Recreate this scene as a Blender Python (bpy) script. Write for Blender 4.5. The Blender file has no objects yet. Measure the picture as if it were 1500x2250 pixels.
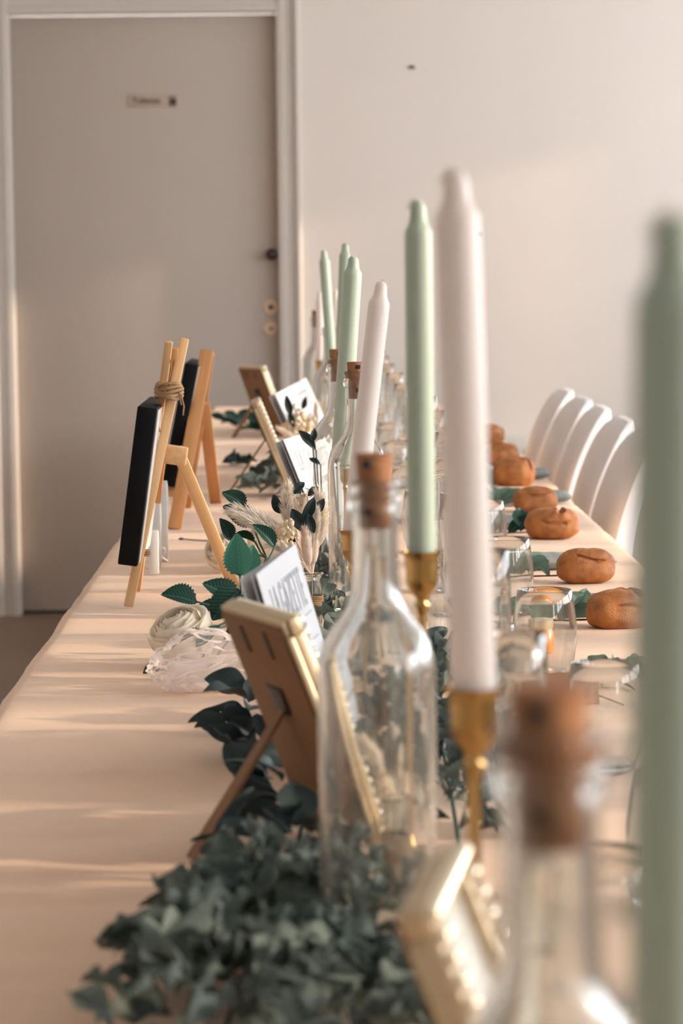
import bpy, bmesh, math, random
from mathutils import Vector, Matrix, noise
from mathutils.bvhtree import BVHTree

R = math.radians
random.seed(7)
sc = bpy.context.scene
col = sc.collection

# ------------------------------------------------------------------ camera
F_PX, VPX, VPY = 6000.0, 689.0, 584.0
CAM_Z, TAB = 1.18, 0.74
pitch = math.atan((1125.0 - VPY) / F_PX)
roll = 0.0108
yaw = math.asin(55.0 / F_PX)
fwd = Vector((math.sin(yaw) * math.cos(pitch), math.cos(yaw) * math.cos(pitch), -math.sin(pitch)))
rt0 = fwd.cross(Vector((0, 0, 1))).normalized()
up0 = rt0.cross(fwd)
rt = (rt0 - roll * up0).normalized()
up = rt.cross(fwd)
rt = (rt0 * math.cos(roll) - up0 * math.sin(roll))
up = rt.cross(fwd)
C0 = Vector((0, 0, CAM_Z))
cam_d = bpy.data.cameras.new('camera')
cam = bpy.data.objects.new('camera', cam_d)
col.objects.link(cam)
cam.matrix_world = Matrix(((rt.x, up.x, -fwd.x, 0), (rt.y, up.y, -fwd.y, 0), (rt.z, up.z, -fwd.z, CAM_Z), (0, 0, 0, 1)))
cam_d.sensor_fit = 'VERTICAL'
cam_d.sensor_height = 36.0
cam_d.sensor_width = 24.0
cam_d.lens = F_PX / 2250.0 * 36.0
cam_d.clip_start = 0.05
cam_d.dof.use_dof = True
cam_d.dof.focus_distance = 3.25
cam_d.dof.aperture_fstop = cam_d.lens / 1000.0 / 0.0098
sc.camera = cam

# ------------------------------------------------------------------ light
sc.view_settings.view_transform = 'Standard'
sc.view_settings.look = 'None'
sc.view_settings.gamma = 1.0
sc.view_settings.use_curve_mapping = False
sc.view_settings.exposure = 0.0
sc.cycles.use_denoising = True
sc.cycles.max_bounces = 14
sc.cycles.transparent_max_bounces = 24
sc.cycles.transmission_bounces = 14
sc.cycles.diffuse_bounces = 5
sc.cycles.sample_clamp_indirect = 6.0
sc.cycles.caustics_reflective = False

world = bpy.data.worlds.new('sky')
sc.world = world
world.use_nodes = True
bg = world.node_tree.nodes['Background']
bg.inputs[0].default_value = (0.92, 0.955, 1.0, 1)
bg.inputs[1].default_value = 15.0

sun_d = bpy.data.lights.new('sun', 'SUN')
sun = bpy.data.objects.new('sun', sun_d)
col.objects.link(sun)
sun_d.energy = 3.9
sun_d.color = (1.0, 0.76, 0.54)
sun_d.angle = R(1.6)
SUN_DIR = Vector((-1.0, 0.13, -0.25)).normalized()
sun.rotation_euler = SUN_DIR.to_track_quat('-Z', 'Y').to_euler()
sun.location = (4, -1, 4)

ROOM_X0, ROOM_X1, ROOM_Y0, ROOM_Y1, ROOM_Z = -2.3, 3.0, -3.2, 9.29, 2.75
WIN = [(-2.4, -1.2), (0.05, 1.85), (2.1, 4.2), (4.45, 6.55), (6.8, 9.06)]
WZ0, WZ1 = 1.12, 2.15
for (a, b) in WIN:            # sky portals in the window openings
    ld = bpy.data.lights.new('window_portal', 'AREA')
    ld.shape = 'RECTANGLE'
    ld.size = WZ1 - WZ0
    ld.size_y = b - a
    ld.cycles.is_portal = True
    lo = bpy.data.objects.new('window_portal', ld)
    col.objects.link(lo)
    lo.location = (ROOM_X1 + 0.1, (a + b) / 2, (WZ0 + WZ1) / 2)
    lo.rotation_euler = (0, R(90), 0)

# ------------------------------------------------------------------ pixel helpers
def ray(px, py):
    return fwd + rt * ((px - 750.0) / F_PX) + up * ((1125.0 - py) / F_PX)
def atY(px, py, Y):
    d = ray(px, py)
    return C0 + d * (Y / d.y)
def onZ(px, py, z=TAB):
    d = ray(px, py)
    return C0 + d * ((z - CAM_Z) / d.z)

# ------------------------------------------------------------------ object helpers
W = {}
RECOLOUR = {}
def link(o, parent=None, M=None):
    col.objects.link(o)
    M = M or Matrix()
    if parent is not None:
        o.parent = parent
        o.matrix_basis = W[parent.name].inverted() @ M
    else:
        o.matrix_basis = M
    W[o.name] = M.copy()
    return o
def tag(o, label=None, cat=None, group=None, kind=None):
    if label: o['label'] = label
    if cat: o['category'] = cat
    if group: o['group'] = group
    if kind: o['kind'] = kind
    return o
def thing(name, label, cat, loc, rz=0.0, group=None):
    o = bpy.data.objects.new(name, None)
    o.empty_display_size = 0.02
    link(o, None, Matrix.Translation(loc) @ Matrix.Rotation(rz, 4, 'Z'))
    return tag(o, label, cat, group)
def part(name, me, mat, parent=None, M=None):
    """me: mesh; M: WORLD matrix (default: the parent's own)"""
    if mat is not None:
        if not me.materials:
            me.materials.append(mat)
        elif me.materials[0] != mat:
            key = (me.name, mat.name)
            if key not in RECOLOUR:
                c = me.copy()
                c.materials[0] = mat
                RECOLOUR[key] = c
            me = RECOLOUR[key]
    o = bpy.data.objects.new(name, me)
    if M is None:
        M = W[parent.name] if parent is not None else Matrix()
    return link(o, parent, M)
def L(parent, M):   # local matrix -> world
    return W[parent.name] @ M
T = Matrix.Translation
def RX(a): return Matrix.Rotation(a, 4, 'X')
def RY(a): return Matrix.Rotation(a, 4, 'Y')
def RZ(a): return Matrix.Rotation(a, 4, 'Z')
def S(x, y, z): return Matrix.Diagonal((x, y, z, 1))
def frame_m(o, x, y, z):
    return Matrix(((x.x, y.x, z.x, o.x), (x.y, y.y, z.y, o.y), (x.z, y.z, z.z, o.z), (0, 0, 0, 1)))
def align_z(p, q, hint=Vector((0, -1, 0))):
    """matrix at p whose z runs to q"""
    z = (q - p).normalized()
    x = hint.cross(z)
    if x.length < 1e-5: x = Vector((1, 0, 0)).cross(z)
    x.normalize()
    return frame_m(p, x, z.cross(x), z)

def mk(name, v, f, smooth=True, uv=None, sharp=None):
    me = bpy.data.meshes.new(name)
    me.from_pydata([tuple(a) for a in v], [], f)
    if smooth:
        me.polygons.foreach_set('use_smooth', [True] * len(me.polygons))
    if uv is not None:
        ul = me.uv_layers.new(name='UVMap')
        for lp in me.loops:
            ul.data[lp.index].uv = uv[lp.vertex_index]
    me.update()
    if sharp is not None and smooth:
        me.set_sharp_from_angle(angle=R(sharp))
    return me
class MB:
    def __init__(s): s.v, s.f = [], []
    def add(s, v, f, M=None):
        o = len(s.v)
        s.v += [(M @ Vector(a)) if M else Vector(a) for a in v]
        s.f += [tuple(i + o for i in q) for q in f]
        return s
    def mesh(s, name, smooth=True, sharp=None): return mk(name, s.v, s.f, smooth, None, sharp)
def lathe(prof, seg=32, cap0=True, cap1=True):
    v, f = [], []
    n = len(prof)
    for (r, z) in prof:
        for k in range(seg):
            a = 2 * math.pi * k / seg
            v.append((r * math.cos(a), r * math.sin(a), z))
    for i in range(n - 1):
        for k in range(seg):
            k2 = (k + 1) % seg
            f.append((i * seg + k, i * seg + k2, (i + 1) * seg + k2, (i + 1) * seg + k))
    if cap0: f.append(tuple(range(seg - 1, -1, -1)))
    if cap1: f.append(tuple(range((n - 1) * seg, n * seg)))
    return v, f
def box(sx, sy, sz, c=(0, 0, 0), bev=0.0, seg=2):
    if bev <= 0:
        x, y, z = sx / 2, sy / 2, sz / 2
        v = [(c[0] + a * x, c[1] + b * y, c[2] + d * z) for a in (-1, 1) for b in (-1, 1) for d in (-1, 1)]
        return v, [(0, 1, 3, 2), (4, 6, 7, 5), (0, 4, 5, 1), (2, 3, 7, 6), (0, 2, 6, 4), (1, 5, 7, 3)]
    bm = bmesh.new()
    bmesh.ops.create_cube(bm, size=1.0)
    bmesh.ops.scale(bm, vec=(sx, sy, sz), verts=bm.verts)
    bmesh.ops.bevel(bm, geom=list(bm.edges), offset=bev, segments=seg, profile=0.5, affect='EDGES')
    bmesh.ops.translate(bm, vec=c, verts=bm.verts)
    bm.verts.index_update()
    v = [p.co.copy() for p in bm.verts]
    f = [tuple(q.index for q in p.verts) for p in bm.faces]
    bm.free()
    return v, f
def tube(pts, rad, seg=8, flat=1.0):
    pts = [Vector(p) for p in pts]
    n = len(pts)
    if not isinstance(rad, (list, tuple)): rad = [rad] * n
    v, f = [], []
    ref = Vector((0.13, -0.95, 0.2))
    for i, p in enumerate(pts):
        t = (pts[min(i + 1, n - 1)] - pts[max(i - 1, 0)]).normalized()
        x = ref.cross(t)
        if x.length < 0.05: x = Vector((1, 0, 0)).cross(t)
        x.normalize()
        y = t.cross(x)
        ref = y if abs(ref.dot(t)) > 0.98 else ref
        for k in range(seg):
            a = 2 * math.pi * k / seg
            v.append(p + (x * math.cos(a) + y * math.sin(a) * flat) * rad[i])
    for i in range(n - 1):
        for k in range(seg):
            k2 = (k + 1) % seg
            f.append((i * seg + k, i * seg + k2, (i + 1) * seg + k2, (i + 1) * seg + k))
    f.append(tuple(range(seg - 1, -1, -1)))
    f.append(tuple(range((n - 1) * seg, n * seg)))
    return v, f
def stick(p, q, w, t, hint=Vector((0, -1, 0)), bev=0.0012):
    """flat bar from p to q, width w along hint x axis, thickness t along hint"""
    Ln = (q - p).length
    v, f = box(w, t, Ln, (0, 0, Ln / 2), bev)
    M = align_z(p, q, hint)
    return [M @ Vector(a) for a in v], f
def text_mesh(s, size, xs=1.0, depth=0.0003, bold=0.0):
    cu = bpy.data.curves.new('lettering', 'FONT')
    cu.body = s
    cu.size = size
    cu.align_x = 'CENTER'
    cu.align_y = 'CENTER'
    cu.extrude = depth
    cu.offset = bold
    cu.resolution_u = 3
    o = bpy.data.objects.new('lettering', cu)
    col.objects.link(o)
    dg = bpy.context.evaluated_depsgraph_get()
    me = bpy.data.meshes.new_from_object(o.evaluated_get(dg))
    bpy.data.objects.remove(o)
    bpy.data.curves.remove(cu)
    for q in me.vertices: q.co.x *= xs
    me.materials.clear()
    return me

# ------------------------------------------------------------------ materials
def mat(name, rgb, rough=0.6, metal=0.0, bump=None, vary=None, spec=0.5, sss=0.0, sheen=0.0, coat=0.0, coords='Object'):
    """bump=(scale, strength, distance)  vary=(scale, rgb2, stretch)"""
    m = bpy.data.materials.new(name)
    m.use_nodes = True
    nt = m.node_tree
    b = nt.nodes['Principled BSDF']
    b.inputs['Base Color'].default_value = (*rgb, 1)
    b.inputs['Roughness'].default_value = rough
    b.inputs['Metallic'].default_value = metal
    b.inputs['Specular IOR Level'].default_value = spec
    if sss:
        b.inputs['Subsurface Weight'].default_value = sss
        b.inputs['Subsurface Radius'].default_value = (0.012, 0.009, 0.007)
        b.inputs['Subsurface Scale'].default_value = 0.6
    if sheen: b.inputs['Sheen Weight'].default_value = sheen
    if coat: b.inputs['Coat Weight'].default_value = coat
    tc = nt.nodes.new('ShaderNodeTexCoord')
    mp = nt.nodes.new('ShaderNodeMapping')
    nt.links.new(tc.outputs[coords], mp.inputs[0])
    if vary:
        sca, c2, st = vary
        mp.inputs['Scale'].default_value = st
        n = nt.nodes.new('ShaderNodeTexNoise')
        n.inputs['Scale'].default_value = sca
        n.inputs['Detail'].default_value = 5
        nt.links.new(mp.outputs[0], n.inputs['Vector'])
        rp = nt.nodes.new('ShaderNodeValToRGB')
        rp.color_ramp.elements[0].position = 0.33
        rp.color_ramp.elements[1].position = 0.67
        rp.color_ramp.elements[0].color = (*rgb, 1)
        rp.color_ramp.elements[1].color = (*c2, 1)
        nt.links.new(n.outputs[0], rp.inputs[0])
        nt.links.new(rp.outputs[0], b.inputs['Base Color'])
    if bump:
        n2 = nt.nodes.new('ShaderNodeTexNoise')
        n2.inputs['Scale'].default_value = bump[0]
        n2.inputs['Detail'].default_value = 4
        nt.links.new(tc.outputs[coords], n2.inputs['Vector'])
        bp = nt.nodes.new('ShaderNodeBump')
        bp.inputs['Strength'].default_value = bump[1]
        bp.inputs['Distance'].default_value = bump[2]
        nt.links.new(n2.outputs[0], bp.inputs['Height'])
        nt.links.new(bp.outputs[0], b.inputs['Normal'])
    return m
def wood(name, c1, c2, scale=(3, 60, 60)):
    return mat(name, c1, 0.5, vary=(2.2, c2, scale), bump=(90, 0.15, 0.001))
def glass_mat(name, tint=(1, 1, 1), fac=0.5, ior=1.5, rough=0.0):
    m = bpy.data.materials.new(name)
    m.use_nodes = True
    nt = m.node_tree
    nt.nodes.remove(nt.nodes['Principled BSDF'])
    out = nt.nodes['Material Output']
    g = nt.nodes.new('ShaderNodeBsdfGlass')
    g.inputs['IOR'].default_value = ior
    g.inputs['Roughness'].default_value = rough
    g.inputs['Color'].default_value = (*tint, 1)
    t = nt.nodes.new('ShaderNodeBsdfTransparent')
    t.inputs[0].default_value = (*tint, 1)
    mx = nt.nodes.new('ShaderNodeMixShader')
    mx.inputs[0].default_value = fac
    nt.links.new(t.outputs[0], mx.inputs[1])
    nt.links.new(g.outputs[0], mx.inputs[2])
    nt.links.new(mx.outputs[0], out.inputs[0])
    return m
def leaf_mat(name, c1, c2, vein, rough=0.45, translucent=0.25, veins=9.0, vk=0.25):
    m = bpy.data.materials.new(name)
    m.use_nodes = True
    nt = m.node_tree
    N, K = nt.nodes, nt.links
    b = N['Principled BSDF']
    out = N['Material Output']
    b.inputs['Roughness'].default_value = rough
    b.inputs['Specular IOR Level'].default_value = 0.3
    uv = N.new('ShaderNodeTexCoord')
    sp = N.new('ShaderNodeSeparateXYZ')
    K.new(uv.outputs['UV'], sp.inputs[0])
    def mth(op, a, c=None):
        q = N.new('ShaderNodeMath'); q.operation = op
        for i, x in enumerate((a, c)):
            if x is None: continue
            if isinstance(x, (int, float)): q.inputs[i].default_value = x
            else: K.new(x, q.inputs[i])
        return q.outputs[0]
    au = mth('ABSOLUTE', mth('SUBTRACT', sp.outputs[0], 0.5))
    ph = mth('MULTIPLY', mth('SUBTRACT', sp.outputs[1], mth('MULTIPLY', au, 0.75)), veins)
    fr = mth('ABSOLUTE', mth('SUBTRACT', mth('FRACT', ph), 0.5))
    side = mth('LESS_THAN', fr, 0.055)
    mid = mth('LESS_THAN', au, 0.018)
    v = mth('MAXIMUM', side, mid)
    oi = N.new('ShaderNodeObjectInfo')
    ns = N.new('ShaderNodeTexNoise'); ns.inputs['Scale'].default_value = 5.0
    K.new(uv.outputs['UV'], ns.inputs['Vector'])
    rn = mth('ADD', mth('MULTIPLY', oi.outputs['Random'], 0.65), mth('MULTIPLY', ns.outputs[0], 0.35))
    mx = N.new('ShaderNodeMix'); mx.data_type = 'RGBA'
    K.new(rn, mx.inputs['Factor'])
    mx.inputs['A'].default_value = (*c1, 1); mx.inputs['B'].default_value = (*c2, 1)
    m2 = N.new('ShaderNodeMix'); m2.data_type = 'RGBA'
    K.new(mth('MULTIPLY', v, vk), m2.inputs['Factor'])
    K.new(mx.outputs['Result'], m2.inputs['A'])
    m2.inputs['B'].default_value = (*vein, 1)
    K.new(m2.outputs['Result'], b.inputs['Base Color'])
    bp = N.new('ShaderNodeBump'); bp.inputs['Strength'].default_value = 0.5; bp.inputs['Distance'].default_value = 0.001
    K.new(v, bp.inputs['Height'])
    K.new(bp.outputs[0], b.inputs['Normal'])
    tr = N.new('ShaderNodeBsdfTranslucent')
    K.new(m2.outputs['Result'], tr.inputs[0])
    ms = N.new('ShaderNodeMixShader'); ms.inputs[0].default_value = translucent
    K.new(b.outputs[0], ms.inputs[1]); K.new(tr.outputs[0], ms.inputs[2])
    K.new(ms.outputs[0], out.inputs[0])
    return m
def veil_mat(name, rgb, opacity, trans=0.5):
    m = bpy.data.materials.new(name)
    m.use_nodes = True
    nt = m.node_tree
    N, K = nt.nodes, nt.links
    out = N['Material Output']
    b = N['Principled BSDF']
    b.inputs['Base Color'].default_value = (*rgb, 1)
    b.inputs['Roughness'].default_value = 0.7
    tl = N.new('ShaderNodeBsdfTranslucent'); tl.inputs[0].default_value = (*rgb, 1)
    tp = N.new('ShaderNodeBsdfTransparent')
    m1 = N.new('ShaderNodeMixShader'); m1.inputs[0].default_value = trans
    K.new(b.outputs[0], m1.inputs[1]); K.new(tl.outputs[0], m1.inputs[2])
    m2 = N.new('ShaderNodeMixShader')
    lw = N.new('ShaderNodeFresnel'); lw.inputs[0].default_value = 1.25
    ad = N.new('ShaderNodeMath'); ad.operation = 'MULTIPLY_ADD'; ad.use_clamp = True
    ad.inputs[1].default_value = 1.1; ad.inputs[2].default_value = opacity
    K.new(lw.outputs[0], ad.inputs[0]); K.new(ad.outputs[0], m2.inputs[0])
    K.new(tp.outputs[0], m2.inputs[1]); K.new(m1.outputs[0], m2.inputs[2])
    K.new(m2.outputs[0], out.inputs[0])
    return m

M = {}
M['wall'] = mat('wall_paint', (0.80, 0.735, 0.675), 0.85, bump=(160, 0.35, 0.002), vary=(0.8, (0.78, 0.72, 0.665), (1, 1, 1)))
M['ceiling'] = mat('ceiling_paint', (0.75, 0.73, 0.70), 0.9, bump=(60, 0.1, 0.002))
M['floor'] = mat('floor_lino', (0.145, 0.092, 0.066), 0.45, vary=(1.5, (0.19, 0.125, 0.09), (1, 1, 1)), bump=(120, 0.05, 0.001))
M['door'] = mat('door_paint', (0.50, 0.43, 0.37), 0.6, vary=(0.9, (0.47, 0.405, 0.355), (1, 1, 1)), bump=(220, 0.06, 0.001))
M['casing'] = mat('casing_paint', (0.60, 0.55, 0.50), 0.5, bump=(200, 0.05, 0.001))
M['cloth'] = mat('nude_tablecloth', (0.80, 0.58, 0.415), 0.88, vary=(2.0, (0.77, 0.535, 0.375), (1.0, 9, 1)), bump=(420, 0.12, 0.0006), sheen=0.1)
M['tabletop'] = mat('table_board', (0.5, 0.45, 0.4), 0.6)
M['steel'] = mat('dull_steel', (0.35, 0.35, 0.35), 0.4, 0.9)
M['wax_green'] = mat('sage_wax', (0.385, 0.47, 0.39), 0.42, sss=0.25, spec=0.4, bump=(35, 0.06, 0.002))
M['wax_white'] = mat('ivory_wax', (0.83, 0.765, 0.715), 0.42, sss=0.25, spec=0.4, bump=(35, 0.06, 0.002))
M['wick'] = mat('cotton_wick', (0.75, 0.68, 0.58), 0.9, bump=(900, 0.4, 0.0005))
M['brass'] = mat('brass', (0.52, 0.34, 0.135), 0.28, 1.0, bump=(60, 0.04, 0.001), vary=(9, (0.42, 0.265, 0.10), (1, 1, 1)))
M['cork'] = mat('cork', (0.36, 0.17, 0.075), 0.85, vary=(120, (0.24, 0.10, 0.045), (1, 1, 1)), bump=(260, 0.5, 0.001))
M['black'] = mat('black_plastic_and_gap', (0.01, 0.01, 0.01), 0.4)
M['glass'] = glass_mat('clear_glass', (0.965, 0.975, 0.97), 0.93)
M['tumbler'] = glass_mat('thin_glass', (0.97, 0.98, 0.98), 0.93)
M['pane'] = glass_mat('pane_glass', (0.97, 0.98, 0.98), 0.5)
M['amber'] = mat('amber_honey', (0.62, 0.22, 0.02), 0.2, spec=0.6)
M['copper'] = mat('copper_wire', (0.7, 0.4, 0.25), 0.3, 1.0)
M['gold'] = mat('gilt_frame', (0.66, 0.54, 0.36), 0.36, 0.55, vary=(30, (0.60, 0.47, 0.30), (1, 1, 1)), bump=(300, 0.1, 0.0006))
M['pearl'] = mat('pale_gilt_bead', (0.78, 0.72, 0.58), 0.2, 0.5)
M['backboard'] = mat('brown_backboard', (0.235, 0.115, 0.05), 0.75, vary=(20, (0.20, 0.095, 0.042), (1, 1, 1)), bump=(300, 0.15, 0.0006))
M['print'] = mat('framed_print', (0.78, 0.76, 0.73), 0.6, vary=(25, (0.68, 0.67, 0.65), (1, 1, 1)))
M['paper'] = mat('white_paper', (0.62, 0.62, 0.635), 0.75, bump=(500, 0.05, 0.0004))
M['ink'] = mat('grey_ink', (0.36, 0.38, 0.40), 0.8)
M['darkink'] = mat('dark_ink', (0.07, 0.045, 0.035), 0.7)
M['sign'] = mat('sign_plate', (0.46, 0.36, 0.28), 0.5)
M['canvas_black'] = mat('black_canvas', (0.004, 0.004, 0.005), 0.6, bump=(500, 0.2, 0.0005), spec=0.15)
M['canvas_back'] = mat('canvas_back', (0.62, 0.58, 0.54), 0.85, bump=(300, 0.3, 0.001))
M['pine'] = wood('pale_pine', (0.70, 0.45, 0.235), (0.60, 0.345, 0.155), (60, 60, 3))
M['beech'] = wood('orange_beech', (0.56, 0.275, 0.105), (0.47, 0.215, 0.075), (60, 60, 3))
M['twine'] = mat('jute_twine', (0.42, 0.27, 0.145), 0.95, bump=(900, 0.6, 0.0008), vary=(200, (0.30, 0.18, 0.09), (1, 1, 1)))
M['white_wood'] = mat('white_painted_wood', (0.72, 0.70, 0.67), 0.6, bump=(200, 0.1, 0.0005))
M['ribbon'] = mat('cream_ribbon', (0.80, 0.69, 0.58), 0.6)
M['rose'] = mat('cream_petal', (0.90, 0.84, 0.73), 0.7, spec=0.2, vary=(20, (0.92, 0.87, 0.78), (1, 1, 1)))
_nt = M['rose'].node_tree
_tr = _nt.nodes.new('ShaderNodeBsdfTranslucent'); _tr.inputs[0].default_value = (0.92, 0.85, 0.72, 1)
_mx = _nt.nodes.new('ShaderNodeMixShader'); _mx.inputs[0].default_value = 0.45
_nt.links.new(_nt.nodes['Principled BSDF'].outputs[0], _mx.inputs[1]); _nt.links.new(_tr.outputs[0], _mx.inputs[2])
_nt.links.new(_mx.outputs[0], _nt.nodes['Material Output'].inputs[0])
M['rose_leaf'] = leaf_mat('rose_leaf', (0.006, 0.034, 0.027), (0.010, 0.050, 0.038), (0.10, 0.26, 0.20), 0.42, 0.2, 9, 0.45)
M['rose_leaf_lit_pale'] = leaf_mat('lit_pale_rose_leaf', (0.035, 0.155, 0.115), (0.05, 0.19, 0.14), (0.13, 0.32, 0.25), 0.4, 0.3, 9, 0.4)  # green brightened as if light shone through; the pale leaf shares it
M['euca'] = leaf_mat('dusty_leaf', (0.045, 0.062, 0.056), (0.19, 0.235, 0.205), (0.28, 0.33, 0.30), 0.75, 0.2, 7, 0.2)
M['dark_leaf'] = leaf_mat('dark_leaf', (0.010, 0.022, 0.024), (0.018, 0.036, 0.036), (0.05, 0.08, 0.075), 0.5, 0.1, 8, 0.2)
M['sage_leaf'] = leaf_mat('soft_sage_leaf', (0.14, 0.235, 0.185), (0.20, 0.31, 0.25), (0.30, 0.40, 0.34), 0.8, 0.25, 7, 0.3)
M['stem'] = mat('green_stem', (0.03, 0.085, 0.06), 0.5)
M['brown_stem'] = mat('brown_stem', (0.12, 0.07, 0.045), 0.8)
M['tulle'] = veil_mat('white_tulle', (0.93, 0.87, 0.85), 0.17)
M['tulle2'] = veil_mat('white_tulle_gather', (0.95, 0.90, 0.88), 0.26)
M['plume'] = mat('dried_plume', (0.88, 0.78, 0.66), 0.9, vary=(30, (0.93, 0.86, 0.77), (1, 1, 1)))
M['plume_pink'] = mat('dried_tail', (0.78, 0.64, 0.53), 0.9)
M['floret'] = mat('cream_floret', (0.78, 0.60, 0.37), 0.8, vary=(60, (0.86, 0.74, 0.55), (1, 1, 1)))
M['bract'] = mat('bleached_bract', (0.85, 0.80, 0.74), 0.8)
M['crust'] = mat('bread_crust', (0.29, 0.092, 0.018), 0.40, vary=(5.5, (0.49, 0.185, 0.042), (1, 1, 1)), bump=(60, 0.4, 0.007))
M['napkin'] = mat('teal_linen', (0.24, 0.27, 0.27), 0.95, bump=(420, 0.6, 0.0012), vary=(60, (0.31, 0.345, 0.345), (1, 1, 1)))
M['kraft'] = mat('kraft_card', (0.42, 0.235, 0.135), 0.85, bump=(300, 0.1, 0.0005))
M['spandex'] = mat('white_chair_cover', (0.80, 0.775, 0.775), 0.55, bump=(300, 0.08, 0.0006), sheen=0.15)
M['cream'] = mat('cream_enamel', (0.78, 0.75, 0.68), 0.45)
M['winframe'] = mat('white_window_frame', (0.8, 0.8, 0.78), 0.4)

# ------------------------------------------------------------------ the room
def struct(name, me, m, parent=None):
    o = part(name, me, m, parent)
    if parent is None: o['kind'] = 'structure'
    return o
def bx(x0, x1, y0, y1, z0, z1):
    return box(x1 - x0, y1 - y0, z1 - z0, ((x0 + x1) / 2, (y0 + y1) / 2, (z0 + z1) / 2))
X0, X1, Y0, Y1, ZC = ROOM_X0, ROOM_X1, ROOM_Y0, ROOM_Y1, ROOM_Z
struct('floor', MB().add(*bx(X0 - .2, X1 + .2, Y0 - .2, Y1 + .4, -0.1, 0)).mesh('floor', False), M['floor'])
struct('ceiling', MB().add(*bx(X0 - .2, X1 + .2, Y0 - .2, Y1 + .4, ZC, ZC + 0.1)).mesh('ceiling', False), M['ceiling'])
struct('wall_left', MB().add(*bx(X0 - .2, X0, Y0 - .2, Y1 + .4, 0, ZC)).mesh('wall_left', False), M['wall'])
struct('wall_front', MB().add(*bx(X0, X1, Y0 - .2, Y0, 0, ZC)).mesh('wall_front', False), M['wall'])
mb = MB()
mb.add(*bx(X1, X1 + .2, Y0 - .2, Y1 + .4, 0, WZ0)).add(*bx(X1, X1 + .2, Y0 - .2, Y1 + .4, WZ1, ZC))
edges = [Y0 - .2] + [e for w in WIN for e in w] + [Y1 + .4]
for i in range(0, len(edges), 2):
    mb.add(*bx(X1, X1 + .2, edges[i], edges[i + 1], WZ0, WZ1))
struct('wall_right', mb.mesh('wall_right', False), M['wall'])
for i, (a, b) in enumerate(WIN):
    fr = MB()
    for (y0, y1, z0, z1) in ((a, a + .05, WZ0, WZ1), (b - .05, b, WZ0, WZ1), (a, b, WZ0, WZ0 + .05), (a, b, WZ1 - .05, WZ1), ((a + b) / 2 - .03, (a + b) / 2 + .03, WZ0, WZ1)):
        fr.add(*bx(X1 + .04, X1 + .09, y0, y1, z0, z1))
    yy = a + .2
    wr = random.Random(i + 3)
    while yy < b - .15:                       # unseen upright bars, added to cast soft bands of shade across the cloth
        fr.add(*bx(X1 + .05, X1 + .08, yy, yy + wr.choice((.045, .06, .075)), WZ0, WZ1))
        yy += wr.choice((.19, .24, .3))
    struct('window_%d' % (i + 1), fr.mesh('window_frame', False), M['winframe'])

# back wall with the door opening
P = lambda px, py: atY(px, py, Y1)
dxl, dxr = P(30, 700).x, P(613, 500).x
dzt = P(320, 27).z
mb = MB()
mb.add(*bx(X0, dxl, Y1, Y1 + .15, 0, ZC)).add(*bx(dxr, X1, Y1, Y1 + .15, 0, ZC)).add(*bx(dxl, dxr, Y1, Y1 + .15, dzt, ZC))
struct('wall_back', mb.mesh('wall_back', False), M['wall'])
door = struct('door_1', MB().add(*box(dxr - dxl - .008, .04, dzt - .016, ((dxl + dxr) / 2, Y1 + .062, (dzt) / 2 + .002), .003)).mesh('door_leaf', True, 40), M['door'])
struct('door_gap_shade', MB().add(*bx(dxl, dxr, Y1 + .085, Y1 + .15, 0, .02)).mesh('door_gap_shade', False), M['black'], door)  # black strip paints the shade in the gap under the door
def casing_profile():   # (across from the opening outwards, proud of wall)
    return [(-.004, -.06), (-.004, .004), (.0, .010), (.006, .012), (.020, .012), (.024, .007), (.050, .005), (.054, .010), (.058, .018), (.066, .021), (.074, .018), (.078, .008), (.078, -.002)]
def extrude(prof, a, b, across, proud):
    """sweep profile between points a,b (with 45 degree mitres ignored)"""
    v, f = [], []
    for e in (a, b):
        for (u, w) in prof:
            v.append(e + across * u + proud * w)
    n = len(prof)
    for i in range(n - 1):
        f.append((i, i + 1, n + i + 1, n + i))
    return v, f
pr = casing_profile()
toward = Vector((0, -1, 0))
a = MB().add(*extrude(pr, Vector((dxr, Y1, 0)), Vector((dxr, Y1, dzt + .078)), Vector((1, 0, 0)), toward)).mesh('casing', True, 35)
b_ = MB().add(*extrude(pr, Vector((dxl, Y1, 0)), Vector((dxl, Y1, dzt + .078)), Vector((-1, 0, 0)), toward)).mesh('casing', True, 35)
c_ = MB().add(*extrude(pr, Vector((dxl, Y1, dzt)), Vector((dxr, Y1, dzt)), Vector((0, 0, 1)), toward)).mesh('casing', True, 35)
for i, q in enumerate((a, b_, c_)): struct('trim_%d' % (i + 1), q, M['casing'])
struct('baseboard_back', MB().add(*box(X1 - dxr - .08, .014, .09, ((X1 + dxr + .08) / 2, Y1 - .007, .045), .003)).mesh('baseboard', True, 40), M['casing'])

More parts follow.
